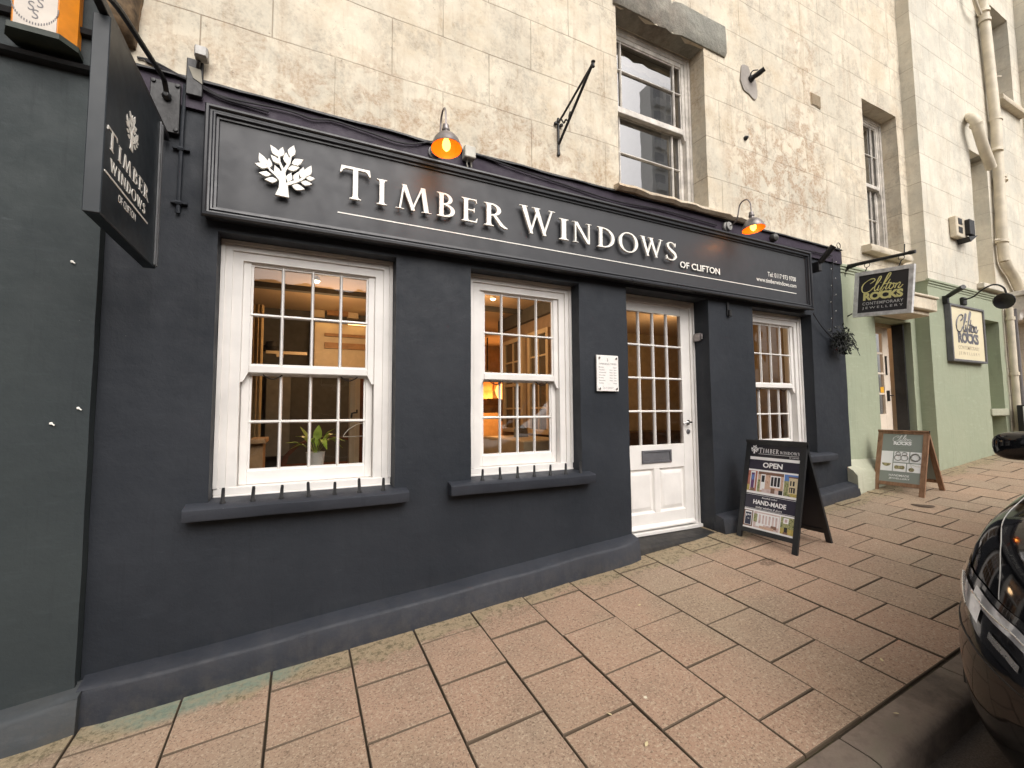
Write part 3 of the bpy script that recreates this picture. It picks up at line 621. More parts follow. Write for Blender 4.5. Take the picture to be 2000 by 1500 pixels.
bm = B(); box(bm, 2.4, 2.85, .345, 4.85, 2.70, 2.949) if 0 else box(bm, 2.50, 2.56, .42, 2.6, 2.78, 2.94); ob('cornice', bm, DARKW, shop)

# =================================================================== FASCIA SIGN
fs = thing('fascia_sign', 'long anthracite fascia board with raised cream shop name and tree emblem', 'sign', (2.3, -.05, 2.8))
FX0, FX1, FZ0, FZ1 = -.532, 5.205, 2.783, 3.452
bm = B(); box(bm, FX0 + .05, FX1 - .05, -.062, -.023, FZ0 + .04, FZ1 - .04); ob('board', bm, SIGNP, fs)
bm = B()
def mould(prof):
    for (a0, y0), (a1, y1) in zip(prof, prof[1:]):
        c0 = [(FX0 + a0, y0, FZ0 + a0), (FX1 - a0, y0, FZ0 + a0), (FX1 - a0, y0, FZ1 - a0), (FX0 + a0, y0, FZ1 - a0)]; c1 = [(FX0 + a1, y1, FZ0 + a1), (FX1 - a1, y1, FZ0 + a1), (FX1 - a1, y1, FZ1 - a1), (FX0 + a1, y1, FZ1 - a1)]
        V0 = [bm.verts.new(p) for p in c0]; V1 = [bm.verts.new(p) for p in c1]
        for k in range(4): bm.faces.new((V0[k], V0[(k + 1) % 4], V1[(k + 1) % 4], V1[k]))
mould([(.012, -.001), (.012, -.07), (.0, -.078), (0, -.094), (.008, -.104), (.020, -.106), (.026, -.098), (.026, -.090), (.036, -.088), (.044, -.096), (.052, -.094), (.056, -.084), (.056, -.076), (.068, -.074), (.072, -.060)])
bmesh.ops.remove_doubles(bm, verts=bm.verts[:], dist=.0005); ob('frame', bm, MOULD, fs, ang=25)
O = (0, 0, 0); U, V_, NN = (1, 0, 0), (0, 0, 1), (0, -1, 0)
LT = [('T', .199, .389, .213), ('I', .428, .494, .172), ('M', .545, .800, .172), ('B', .837, .975, .172), ('E', 1.020, 1.145, .172), ('R', 1.195, 1.388, .172), ('W', 1.492, 1.812, .213), ('I', 1.844, 1.934, .172), ('N', 1.970, 2.162, .172), ('D', 2.219, 2.412, .172), ('O', 2.445, 2.659, .172), ('W', 2.684, 2.958, .172), ('S', 2.992, 3.109, .172)]
for ch, a, b, h in LT:
    bm = B(); glyph(bm, ch, O, U, V_, NN, a, b, 3.040, h, .088, .106); tag(ob('letter', bm, LETW, fs, ang=25), 'raised cream letter ' + ch)
bm = B(); tree_logo(bm, O, U, V_, NN, -.12, 2.955, .345, .088, .104); tag(ob('emblem', bm, LETW, fs, ang=25), 'raised cream tree with twenty leaves')
bm = B(); add_me(bm, text_mesh('OF CLIFTON', O, U, V_, NN, 3.185, 3.720, 3.000, .062, .075, .012, .004)); ob('lettering', bm, LETW, fs, sm=False)
bm = B(); add_me(bm, text_mesh('Tel: 0117 973 9700', O, U, V_, NN, 4.475, 4.955, 3.088, .050, .0630)); ob('lettering', bm, LETW, fs, sm=False); bm = B(); add_me(bm, text_mesh('www.timberwindows.com', O, U, V_, NN, 4.288, 4.958, 3.017, .046, .0630)); ob('lettering', bm, LETW, fs, sm=False)
bm = B(); box(bm, .192, 4.952, -.0645, -.0605, 2.950, 2.957); ob('rule', bm, LETW, fs)
# =================================================================== HANGING SHOP SIGN
hx = -.69
hs = thing('hanging_sign', 'black projecting box sign with white tree emblem at the left end', 'sign', (hx, -.1, 2.4))
bm = B(); box(bm, hx - .058, hx - .004, -.925, -.215, 2.41, 3.195, .003); ob('box', bm, simple('black_green_sign_enamel', (.008, .014, .019), .42, var=.1, sc=4, bump=0, coat=0), hs)
bm = B(); 
for y0, y1 in ((-.262, -.254), (-.235, -.215)): box(bm, hx - .004, hx + .005, y0, y1, 2.42, 3.185, .002)
ob('trim', bm, simple('sign_trim', (.16, .165, .17), .35, .3), hs)
U2, N2 = (0, 1, 0), (1, 0, 0); O2 = (hx, 0, 0)
bm = B(); tree_logo(bm, O2, U2, V_, N2, -.645, 2.80, .178, -.0045, -.0010); ob('emblem', bm, LETW, hs, sm=False)
bm = B(); serif(bm, 'TIMBER', O2, U2, V_, N2, -.905, -.385, 2.692, .064, -.0045, -.0012, 1.25); ob('lettering', bm, LETW, hs, sm=False)
bm = B(); serif(bm, 'WINDOWS', O2, U2, V_, N2, -.862, -.432, 2.612, .048, -.0045, -.0012); ob('lettering', bm, LETW, hs, sm=False)
bm = B(); add_me(bm, text_mesh('OF CLIFTON', O2, U2, V_, N2, -.765, -.555, 2.527, .033, -.002)); ob('lettering', bm, LETW, hs, sm=False)
bm = B(); box(bm, hx - .0045, hx - .0012, -.912, -.385, 2.582, 2.589); ob('rule', bm, LETW, hs, sm=False)
bm = B(); box(bm, -.80, -.66, -.042, -.022, 3.255, 3.552, .003); 
for a, b in ((-.785, 3.535), (-.675, 3.535), (-.785, 3.272), (-.675, 3.272)): lathe(bm, [(.012, 0), (.01, .01), (0, .012)], Matrix.Translation((a, -.042, b)) @ Matrix.Rotation(PI / 2, 4, 'X'), 8)
ob('wall_plate', bm, BLACK, hs)
bm = B(); box(bm, hx - .045, hx - .015, -1.0, -.03, 3.205, 3.245, .003); tube(bm, cat([(hx - .03, -.05, 3.46), (hx - .03, -.10, 3.50), (hx - .03, -.16, 3.50), (hx - .03, -.45, 3.43), (hx - .03, -.80, 3.34), (hx - .03, -.98, 3.25)], 5), .013, 8)
for y in (-.35, -.8): box(bm, hx - .037, hx - .023, y - .02, y + .02, 3.18, 3.21)
lathe(bm, [(.02, 0), (.024, .012), (.012, .03), (0, .034)], Matrix.Translation((hx - .03, -.045, 3.455)) @ Matrix.Rotation(PI / 2, 4, 'X'), 12)
ob('bracket_arm', bm, BLACK, hs)
# =================================================================== SWAN-NECK LAMPS
BULB = emis('lit_filament_bulb', (1., .50, .07), 5.); INN = N('lamp_inner_enamel'); INN.set(base=(.80, .20, .015), rough=.45); INN = INN.m
def lamp(X, label, first=None, yaw=0.):
    t = thing('swan_neck_lamp', label, 'wall lamp', (X, -.02, 3.535), True, (0, 0, yaw), 'lit swan neck lamps above the fascia sign')
    bm = B(); lathe(bm, [(0, 0), (.052, 0), (.052, .02), (.044, .026), (.044, .045), (.04, .05), (0, .052)], Matrix.Rotation(PI / 2, 4, 'X'), 24); ob('wall_mount', bm, GALVP, t)
    bm = B(); tube(bm, cat([(0, -.05, 0), (0, -.09, .01), (0, -.125, .045), (0, -.14, .10), (0, -.155, .165), (0, -.19, .20), (0, -.235, .195), (0, -.262, .15), (0, -.268, .09), (0, -.268, .045)], 5), .0065, 8); ob('arm', bm, GALV, t)
    m = Matrix.Translation((0, -.268, .035)) @ Matrix.Rotation(math.radians(-6), 4, 'X')
    bm = B(); lathe(bm, [(0, .02), (.02, .02), (.022, .005), (.020, -.006), (.027, -.012), (.027, -.022), (.021, -.030), (.023, -.042), (.040, -.052), (.064, -.070), (.084, -.098), (.095, -.128), (.100, -.150), (.104, -.156), (.101, -.158)], m, 32); sh = ob('shade', bm, GALV, t, ang=40)
    bm = B(); lathe(bm, [(.101, -.158), (.097, -.150), (.091, -.128), (.080, -.100), (.061, -.074), (.038, -.056), (0, -.050)], m, 32); ob('shade_lining', bm, INN, sh)
    bm = B(); lathe(bm, [(0, -.055), (.012, -.06), (.014, -.085), (.024, -.108), (.028, -.13), (.024, -.152), (.012, -.168), (0, -.172)], m, 20); ob('bulb', bm, BULB, t)
    l = bpy.data.lights.new('bulb_glow', 'POINT'); l.energy = .75; l.color = (1., .40, .08); l.shadow_soft_size = .02
    lo = bpy.data.objects.new('bulb_glow', l); COL.objects.link(lo); lo.parent = t; lo.location = (0, -.275, -.145)
    return t
lamp(.845, 'lit zinc swan neck lamp above the letter B'); lamp(3.90, 'lit zinc swan neck lamp at the sign right half, beside the eroded sill', yaw=.12)
bm = B(); box(bm, 1.05, 1.135, -.10, -.025, 3.53, 3.62, .006); tube(bm, [(1.08, -.06, 3.53), (1.08, -.05, 3.50), (1.10, -.03, 3.47)], .006, 6); tube(bm, [(1.11, -.06, 3.53), (1.12, -.04, 3.49)], .006, 6)
tag(ob('junction_box', bm, simple('old_white_plastic', (.55, .53, .46), .6)), 'small off-white junction box beside the left swan neck lamp', 'junction box')
bm = B(); lathe(bm, [(0, .0), (.04, 0), (.045, .02), (.04, .05), (.02, .065), (0, .07)], Matrix.Translation((4.63, -.024, 3.54)) @ Matrix.Rotation(PI / 2, 4, 'X'), 16); tag(ob('sensor_dome', bm, simple('grey_plastic', (.07, .07, .065), .5)), 'small dark round sensor to the right of the right swan neck lamp', 'sensor')
# cables
def cable(pts, r, label, name='cable', grp=None, sag=4):
    bm = B(); tube(bm, cat(pts, sag), r, 6); return tag(ob(name, bm, CABLE), label, 'cable', grp)
w = lambda px, py, Y=-.04: tuple(A(px, py, Y))
cable([w(285, 118), w(330, 140), w(370, 158), w(430, 190), w(480, 205), w(525, 218)], .008, 'thick black cable running from the hanging sign down behind the fascia top')
cable([w(268, 112), w(300, 120), w(350, 147), w(400, 170), w(440, 190), w(560, 215), w(610, 232), w(650, 235), w(720, 258), w(790, 280), w(850, 276)], .0065, 'thin black cable looping along the band to the left lamp')
cable([w(925, 300), w(960, 312), w(1010, 330), w(1100, 360), w(1200, 392), w(1300, 412), w(1400, 440)], .007, 'black cable along the band between the two swan neck lamps')
cable([w(1490, 470), w(1540, 482), w(1590, 492), w(1625, 500)], .007, 'short black cable on the band right of the right lamp')
cable([w(1588, 612, -.06), w(1603, 635, -.05), w(1620, 655, -.04), w(1632, 663, -.04)], .006, 'drooping black cable from the fascia corner to the ivy bunch')
# conduit with clips left of the fascia
cd = thing('conduit_pipe', 'thin charcoal conduit with two clips left of the fascia board', 'pipe', (-.65, -.02, 2.8))
bm = B(); tube(bm, [(-.645, -.018, 3.57), (-.65, -.018, 3.3), (-.652, -.018, 2.80)], .011, 8); ob('pipe', bm, CHAR, cd)
for z in (3.18, 2.86):
    bm = B(); box(bm, -.69, -.61, -.03, -.004, z - .006, z + .006, .002); tube(bm, [(-.665, -.02, z), (-.637, -.02, z)], .016, 8); ob('clip', bm, CHAR, cd)
# alarm light on black plate, top left
al = thing('flood_light', 'small weathered floodlight on a black plate above the fascia left corner', 'floodlight', (-.57, -.03, 3.7))
bm = B(); box(bm, -.59, -.525, -.12, -.06, 3.70, 3.765, .006); box(bm, -.585, -.53, -.128, -.118, 3.705, 3.76, .003); ob('lamp_body', bm, GALVP, al)
bm = B(); box(bm, -.635, -.555, -.055, -.031, 3.50, 3.72, .004); tube(bm, [(-.585, -.04, 3.66), (-.57, -.09, 3.69)], .01, 6); ob('bracket', bm, BLACK, al)
bm = B(); prism(bm, [(-.60, 3.60), (-.555, 3.575), (-.565, 3.66), (-.625, 3.665)], (0, -.056, 0), (1, 0, 0), (0, 0, 1), (0, -1, 0), 0, .004); ob('torn_tape', bm, simple('tape', (.30, .28, .23), .8), al)
# wrought iron bracket
ib = thing('iron_bracket', 'empty wrought iron sign bracket on the cream wall left of the upstairs window', 'bracket', (1.9, -.03, 4.0))
bm = B(); tube(bm, [(1.89, -.04, 3.80), (1.89, -.04, 4.10)], .010, 8); lathe(bm, [(0, -.02), (.014, -.01), (.014, .01), (0, .02)], Matrix.Translation((1.89, -.04, 3.79)), 8)
for a, b in ((1.862, 4.045), (1.918, 4.045), (1.89, 4.07)): lathe(bm, [(0, -.016), (.014, -.008), (.016, .0), (.014, .008), (0, .016)], Matrix.Translation((a, -.045, b)), 8)
ob('wall_bar', bm, BLACK, ib)
bm = B(); tip = Vector((1.93, -.47, 4.27)); tube(bm, [(1.89, -.04, 4.06), (1.90, -.12, 4.10), tip], .009, 8); tube(bm, [(1.89, -.04, 3.87), tip], .011, 8); ob('arm', bm, BLACK, ib)
bm = B(); tube(bm, cat([(1.895, -.08, 4.07), (1.90, -.11, 4.02), (1.90, -.14, 4.03), (1.905, -.17, 4.00), (1.90, -.19, 4.03), (1.905, -.20, 4.06)], 4), .007, 6); ob('scroll', bm, BLACK, ib); bm = B(); lathe(bm, [(0, -.018), (.017, 0), (0, .018)], Matrix.Translation(tip + Vector((0, -.01, .01))), 8); tube(bm, [tip + Vector((0, -.0, .02)), tip + Vector((0, -.01, -.03))], .012, 8); ob('finial', bm, BLACK, ib)
# security cameras / small wall fittings
sc = thing('security_camera', 'small black camera on the grey cement patch high on the wall', 'camera', (4.4, -.05, 5.3))
bm = B(); lathe(bm, [(0, 0), (.035, 0), (.035, .02), (.02, .04), (0, .045)], Matrix.Translation((4.36, -.043, 5.27)) @ Matrix.Rotation(PI / 2, 4, 'X'), 14); ob('mount', bm, BLACK, sc)
bm = B(); tube(bm, [(4.36, -.08, 5.27), (4.38, -.13, 5.285), (4.40, -.18, 5.305)], [.026, .028, .025], 12); tube(bm, cat([(4.33, -.05, 5.27), (4.33, -.09, 5.32), (4.38, -.12, 5.33)], 4), .006, 6); ob('barrel', bm, BLACK, sc)
bm = B(); lathe(bm, [(0, 0), (.022, 0), (.024, .02), (.012, .04), (0, .05)], Matrix.Translation((4.24, -.03, 4.57)) @ Matrix.Rotation(PI / 2, 4, 'X'), 10); tag(ob('wall_hook', bm, BLACK), 'rusty stub of a hook in the cream wall below the camera', 'hook')
def tubelight(px, base, tip, label):
    t = thing('spotlight', label, 'spotlight', base, group=None); b, e = Vector(base), Vector(tip); bm = B(); tube(bm, [b, e], [.030, .032], 14); ob('barrel', bm, BLACK, t)
    bm = B(); box(bm, b.x - .025, b.x + .03, b.y - .0, min(0, b.y + .1), b.z - .10, b.z + .01, .004); ob('bracket', bm, BLACK, t); return t
p = A(1602, 512, -.12); e = A(1628, 480, -.26)
t = tubelight(0, tuple(p), tuple(e), 'black tube spotlight on the charcoal wall at the fascia right end')
bm = B(); q = A(1638, 480, -.2); tube(bm, [q + Vector((.035 * math.cos(a), 0, .035 * math.sin(a))) for a in [i * 2 * PI / 12 for i in range(13)]], .004, 5); ob('cable_loop', bm, CABLE, t)
# fairy lights
fl = thing('fairy_lights', 'dark string of fairy lights hanging down the charcoal wall end', 'fairy lights', (5.6, -.03, 2.5))
P = [A(1626 + 1.2 * math.sin(i * 2), 505 + i * 16, -.03) for i in range(10)]; bm = B(); tube(bm, P, .005, 5)
for i in range(9):
    s = -1 if i % 2 else 1; q = (P[i] + P[i + 1]) / 2; tube(bm, [q, q + Vector((.035 * s, -.012, -.004)), q + Vector((.045 * s, -.012, .008))], .0035, 5)
ob('wire', bm, CABLE, fl)
bm = B()
for i in range(9):
    s = -1 if i % 2 else 1; q = (P[i] + P[i + 1]) / 2 + Vector((.047 * s, -.012, .012)); lathe(bm, [(0, -.008), (.005, 0), (0, .01)], Matrix.Translation(q), 6)
o = ob('bulb', bm, simple('clear_bulb', (.6, .6, .55), .2), fl); o['kind'] = 'stuff'
# ivy bunch
iv = thing('hanging_plant', 'dark dried bunch of trailing foliage on the charcoal wall corner', 'plant', (5.75, -.1, 2.4))
bm = B(); cpt = A(1644, 665, -.10); random.seed(3)
for i in range(46):
    a = random.uniform(0, 2 * PI); st = cpt + Vector((random.uniform(-.09, .09), random.uniform(-.07, .05), random.uniform(-.05, .10)))
    d = Vector((math.cos(a) * .10, -abs(math.sin(a)) * .08 - .01, random.uniform(-.2, .02))); tube(bm, cat([st, st + d * .5 + Vector((0, 0, .03)), st + d], 3), .0028, 4)
ob('stems', bm, BLACK, iv); bm = B()
for i in range(520):
    r = random.random() ** .6; q = cpt + Vector((random.gauss(0, .055), random.gauss(0, .04), max(-.15, random.gauss(-.02, .075))))
    if q.z < cpt.z - .08: q.x += .03
    n = Vector((random.uniform(-1, 1), random.uniform(-1, 1), random.uniform(-1, 1))).normalized(); tt = n.orthogonal().normalized(); b_ = n.cross(tt); L_ = random.uniform(.016, .032); W = L_ * .33
    bm.faces.new([bm.verts.new(q + tt * a * L_ + b_ * b * W + n * c * W * .3) for a, b, c in ((-1, 0, 0), (0, 1, 1), (1, 0, 0), (0, -1, 1))])
ob('leaves', bm, simple('dark_leaf', (.014, .018, .012), .5, var=.4, sc=30, bump=0), iv, sm=False)
# =================================================================== OPENING TIMES BOARD
ot = thing('notice_board', 'small white opening times plaque between the middle window and the door', 'plaque', (2.35, -.02, 1.83))
bm = B(); box(bm, 2.243, 2.470, -.030, -.016, 1.828, 2.134, .0015); ob('panel', bm, simple('white_acrylic', (.84, .82, .79), .3, var=.02, bump=0), ot)
bm = B(); INK = flat('grey_ink', (.16, .15, .15)); O3 = (2.243, 0, 1.828); d = .0302
add_me(bm, text_mesh('OPENING TIMES', O3, U, V_, NN, .022, .205, .225, .014, d, ext=.0004))
ob('lettering', bm, INK, ot, sm=False); bm = B()
for i, (a, b) in enumerate((('Monday', 'Closed'), ('Tuesday', '10am - 5pm'), ('Wednesday', '10am - 5pm'), ('Thursday', '10am - 5pm'), ('Friday', '10am - 5pm'), ('Saturday', '10am - 3pm'), ('Sunday', 'Closed'))):
    z = .197 - i * .0225; add_me(bm, text_mesh(a, O3, U, V_, NN, .020, .020 + .0085 * len(a), z, .011, d, .006, .0004)); L_ = .036 if b == 'Closed' else .074; add_me(bm, text_mesh(b, O3, U, V_, NN, .205 - L_, .205, z, .011, d, .006, .0004))
ob('lettering', bm, INK, ot, sm=False); bm = B()
add_me(bm, text_mesh('We are closed on', O3, U, V_, NN, .058, .172, .030, .007, d, ext=.0004)); add_me(bm, text_mesh('bank holidays', O3, U, V_, NN, .064, .166, .019, .007, d, ext=.0004))
ob('lettering', bm, INK, ot, sm=False); bm = B(); tree_logo(bm, O3, U, V_, NN, .113, .252, .034, d - .001, d + .0004); ob('emblem', bm, INK, ot, sm=False)
for a, b in ((.026, .282), (.203, .282), (.026, .022), (.203, .022)):
    bm = B(); lathe(bm, [(.010, 0), (.010, .006), (.007, .009), (0, .010)], Matrix.Translation((2.243 + a, -.030, 1.828 + b)) @ Matrix.Rotation(PI / 2, 4, 'X'), 12); ob('screw_cap', bm, CHROME, ot)
# =================================================================== A-FRAME BOARDS
def aframe(name, label, xf, xr, xt, y0, y1, zt, fmat, fw, panel, legs, cat_):
    """front face toward -X; y0 > y1 (y0 beside the wall)"""
    t = thing(name, label, cat_, (xf, (y0 + y1) / 2, gz(xf, (y0 + y1) / 2)))
    for side, xb, nm in ((-1, xf, 'front_frame'), (1, xr, 'rear_frame')):
        zb0, zb1 = gz(xb, y0), gz(xb, y1); zb = min(zb0, zb1)
        o = Vector((xb, y0, zb)); v = Vector((xt + side * -.0 - xb, 0, zt - zb)); L = v.length; v.normalize(); u = Vector((0, -1, 0)); n = u.cross(v) * (1 if side < 0 else -1)
        if n.x * side < 0: n = -n
        W = y0 - y1; bm = B()
        def slab(a0, a1, b0, b1, d0=-.022, d1=0.): 
            prism(bm, [(a0, b0), (a1, b0), (a1, b1), (a0, b1)], o, u, v, n, d0, d1)
        lo = legs; slab(0, fw, (zb0 - zb), L); slab(W - fw, W, (zb1 - zb), L); slab(fw, W - fw, L - fw, L, -.021, -.001); slab(fw, W - fw, lo, lo + fw * .8, -.021, -.001)
        fr = ob(nm, bm, fmat, t, sm=False)
        bm = B(); slab(fw - .005, W - fw + .005, lo + fw * .8 - .004, L - fw + .004, -.014, -.006); pn = ob('panel', bm, panel, fr, sm=False)
        if side < 0: front = (o, u, v, n, L, W, pn)
    bm = B(); tube(bm, [(xt, y0 + .004, zt - .012), (xt, y1 - .004, zt - .012)], .012, 8); ob('hinge', bm, BLACK, t)
    return t, front
# black board
NAVY = flat('navy_print', (.022, .020, .040), .35); WPR = flat('white_print', (.93, .93, .93), .35)
BLKB = simple('black_board_frame', (.016, .018, .020), .45, var=.15, bump=.1)
t, (o, u, v, n, L, W, pn) = aframe('sandwich_board', 'black sandwich board with house photographs beside the door', 3.69, 4.20, 3.905, -.165, -.725, 1.385, BLKB, .045, flat('black_print', (.016, .017, .024), .35), .09, 'sandwich board')
def pbox(par, name, mat, a0, a1, b0, b1, d=-.0052, sub=None):
    bm = B(); prism(bm, [(a0, b0), (a1, b0), (a1, b1), (a0, b1)], o, u, v, n, d - .0006, d); return ob(name, bm, mat, par, sm=False)
aw0, aw1 = .05, W - .05
k = L / .905
def r_(a0, a1, z0, z1, mat, d, bm): prism(bm, [(aw0 + (aw1 - aw0) * a0, z0 * L), (aw0 + (aw1 - aw0) * a1, z0 * L), (aw0 + (aw1 - aw0) * a1, z1 * L), (aw0 + (aw1 - aw0) * a0, z1 * L)], o, u, v, n, d - .0008, d)
bm = B()
for z0, z1 in ((.795, .825), (.655, .690), (.655 - .255 + .0, .425), (.305 + .0 - .04 + .0, .285), (.125, .15)): pass
r_(0, 1, .800, .828, None, -.0050, bm); r_(0, 1, .470, .705, None, -.0050, bm); r_(0, 1, .138, .320, None, -.0050, bm); ob('white_band', bm, WPR, pn, sm=False)
bm = B(); r_(0, 1, .706, .799, None, -.0050, bm); r_(0, 1, .321, .469, None, -.0050, bm); ob('navy_band', bm, NAVY, pn, sm=False)
bm = B(); a_ = aw0; w_ = aw1 - aw0
serif(bm, 'TIMBER', o, u, v, n, a_ + w_ * .17, a_ + w_ * .59, .870 * L, .040, -.0055, -.0045, 1.15); serif(bm, 'WINDOWS', o, u, v, n, a_ + w_ * .61, a_ + w_ * .98, .870 * L, .026, -.0055, -.0045)
tree_logo(bm, o, u, v, n, a_ + w_ * .075, .853 * L, .085, -.0055, -.0045)
r_(.17, .98, .857, .860, None, -.0048, bm); add_me(bm, text_mesh('OF CLIFTON', o, u, v, n, a_ + w_ * .80, a_ + w_ * .98, .838 * L, .010, -.0048)); add_me(bm, text_mesh('OPEN', o, u, v, n, a_ + w_ * .29, a_ + w_ * .69, .728 * L, .048, -.0046, .03))
add_me(bm, text_mesh('HAND-MADE', o, u, v, n, a_ + w_ * .17, a_ + w_ * .83, .372 * L, .040, -.0046, .03)); add_me(bm, text_mesh('Beautifully crafted', o, u, v, n, a_ + w_ * .34, a_ + w_ * .65, .428 * L, .018, -.0046, 0, .0006, 1, .4)); add_me(bm, text_mesh('timber windows & doors', o, u, v, n, a_ + w_ * .23, a_ + w_ * .76, .336 * L, .020, -.0046, 0, .0006, 1, .4))
r_(.0, 1, .458, .461, None, -.0047, bm); r_(.0, 1, .326, .329, None, -.0047, bm); ob('lettering', bm, WPR, pn, sm=False)
def photo(a0, a1, z0, z1, items, bg):
    bm = B(); mats = [bg]; r_(a0, a1, z0, z1, None, -.0046, bm); fidx = len(bm.faces)
    for i, (x0, x1, y0, y1, m) in enumerate(items):
        n0 = len(bm.faces); r_(a0 + (a1 - a0) * x0, a0 + (a1 - a0) * x1, z0 + (z1 - z0) * y0, z0 + (z1 - z0) * y1, None, -.0044 + i * .00012, bm); bm.faces.ensure_lookup_table()
        if m not in mats: mats.append(m)
        for f in bm.faces[n0:]: f.material_index = mats.index(m)
    ob('picture', bm, mats, pn, sm=False)
def ptex(name, cols, sc=30):
    m = N(name); f = m.noise(sc, 5, .7); m.set(base=m.ramp(f, [(.3 + .4 * i / (len(cols) - 1), c) for i, c in enumerate(cols)]), rough=.4); return m.m
BRK = ptex('print_brick', [(.35, .10, .07), (.5, .2, .14), (.3, .08, .06)]); FOL = ptex('print_foliage', [(.03, .05, .02), (.16, .20, .07), (.50, .48, .25), (.08, .13, .04)], 45); YEL = ptex('print_yellow_flowers', [(.12, .16, .05), (.62, .48, .14), (.26, .28, .10)], 60)
PUR = flat('print_purple', (.13, .05, .16)); SKY = flat('print_sky', (.12, .25, .60)); CRM = ptex('print_cream_stone', [(.65, .55, .35), (.75, .66, .45)]); DGL = flat('print_dark_glass', (.02, .02, .025)); PNK = ptex('print_pink_room', [(.55, .40, .40), (.75, .62, .60), (.45, .28, .27)], 18); STN = ptex('print_stone_wall', [(.55, .32, .22), (.7, .5, .38), (.4, .2, .14)], 40); DGR = flat('print_door_navy', (.03, .035, .07)); BRN = ptex('print_brown', [(.15, .07, .05), (.3, .18, .12)])
photo(.0, .195, .492, .688, [(.28, .80, .05, .98, WPR), (.36, .72, .10, .90, PUR), (.44, .64, .55, .80, SKY), (0, .25, 0, .3, YEL), (.35, .8, .0, .15, BRN)], BRK)
photo(.215, .735, .492, .688, [(0, 1, .86, 1, BRN), (.12, .30, .10, .88, WPR), (.15, .27, .5, .82, DGL), (.50, .90, .30, .86, WPR), (.53, .62, .36, .80, DGL), (.65, .75, .36, .80, DGL), (.78, .87, .36, .80, DGL), (.2, 1, 0, .18, PNK), (.55, .7, .02, .25, BRN), (0, .1, 0, .6, FOL), (.85, 1, 0, .2, DGL)], STN)
photo(.75, 1, .492, .688, [(0, 1, 0, .35, FOL), (.35, 1, .12, .88, CRM), (0, .35, .2, .7, FOL), (.45, .55, .5, .72, DGL), (.65, .78, .5, .72, DGL), (.42, .85, .18, .42, DGL), (.48, .55, .18, .38, CRM), (.66, .72, .18, .38, CRM), (.3, 1, .86, .92, BRN), (.5, 1, 0, .14, YEL)], SKY)
photo(.0, .195, .155, .305, [(.12, .88, .08, .95, WPR), (.18, .82, .1, .86, DGR), (.26, .36, .6, .75, WPR), (.44, .54, .66, .75, WPR), (.62, .72, .66, .75, WPR), (.44, .62, .45, .48, WPR), (.0, 1, .0, .08, BRN)], BRN)
photo(.215, .735, .155, .305, [(.12, .98, .25, .92, WPR), (.20, .28, .3, .84, PNK), (.34, .41, .3, .84, PNK), (.46, .53, .3, .84, PNK), (.59, .66, .3, .84, PNK), (.72, .79, .3, .84, PNK), (.85, .92, .3, .84, PNK), (0, .14, .35, .85, FOL), (.1, .4, .1, .3, WPR), (.7, .9, .1, .3, BRN), (.25, .8, .0, .16, STN)], PNK)
photo(.755, 1, .155, .305, [(.2, .6, .62, .95, WPR), (.3, .5, .68, .88, PNK), (0, 1, 0, .35, YEL), (.3, .55, .12, .4, DGL), (.25, .6, .0, .12, BRN)], FOL)
# wooden board
WBR = N('pine_board_timber'); _g = WBR.noise(9, 6, .6, WBR.mapped((4, 4, .35))); _c = WBR.ramp(_g, [(.3, (.17, .085, .045)), (.5, (.27, .15, .085)), (.7, (.35, .20, .12))])
_v = WBR.add('ShaderNodeTexVoronoi', {'Vector': WBR.co(), 'Scale': 7.}).outputs['Distance']; WBR.set(base=WBR.mix(_c, (.06, .025, .012), WBR.ramp(_v, [(.05, .85), (.12, 0.)])), rough=.6); WBR.bump(_g, .4, .003); WBR = WBR.m
SAGE = flat('sage_print', (.27, .30, .27), .4)
t2, (o, u, v, n, L, W, pn) = aframe('sandwich_board', 'brown timber sandwich board with jewellery pictures outside the green shop', 6.27, 6.78, 6.49, -.055, -.545, 1.415, WBR, .05, SAGE, .10, 'sandwich board')
aw0, aw1 = .052, W - .052; a_ = aw0; w_ = aw1 - aw0
def script(bm, o, u, v, n, x0, x1, z0, h, d, r, sl=.35):
    """the handwritten word Clifton as pen strokes"""
    o, u, v, n = map(Vector, (o, u, v, n))
    ST = [[(.16, .62), (.22, .70), (.27, .82), (.22, .93), (.10, .88), (-.02, .66), (-.05, .40), (.0, .14), (.10, .06), (.20, .14), (.28, .34)],
          [(.28, .30), (.40, .75), (.42, 1.0), (.37, .96), (.32, .45), (.33, .12), (.38, .15), (.42, .3)], [(.42, .45), (.41, .18), (.44, .12), (.50, .3)], [(.44, .60), (.455, .63)],
          [(.50, .3), (.62, .85), (.66, 1.12), (.60, 1.1), (.53, .5), (.47, -.15), (.50, -.1), (.58, .3)], [(.52, .48), (.74, .50)], [(.68, .75), (.62, .25), (.65, .12), (.72, .3)],
          [(.78, .45), (.72, .40), (.71, .18), (.77, .12), (.82, .28), (.78, .45), (.86, .40)], [(.88, .45), (.86, .12)], [(.87, .30), (.94, .45), (.97, .38), (.94, .15), (1.0, .14), (1.05, .3)]]
    for s in ST:
        P = cat([(a, b, 0) for a, b in s], 4); Q = [o + u * (x0 + (x1 - x0) * (p.x + (p.y - .3) * sl * .25)) + v * (z0 + h * p.y) + n * d for p in P]
        tube(bm, Q, [r * (.75 + .45 * abs(math.sin(i * .35))) for i in range(len(Q))], 5)
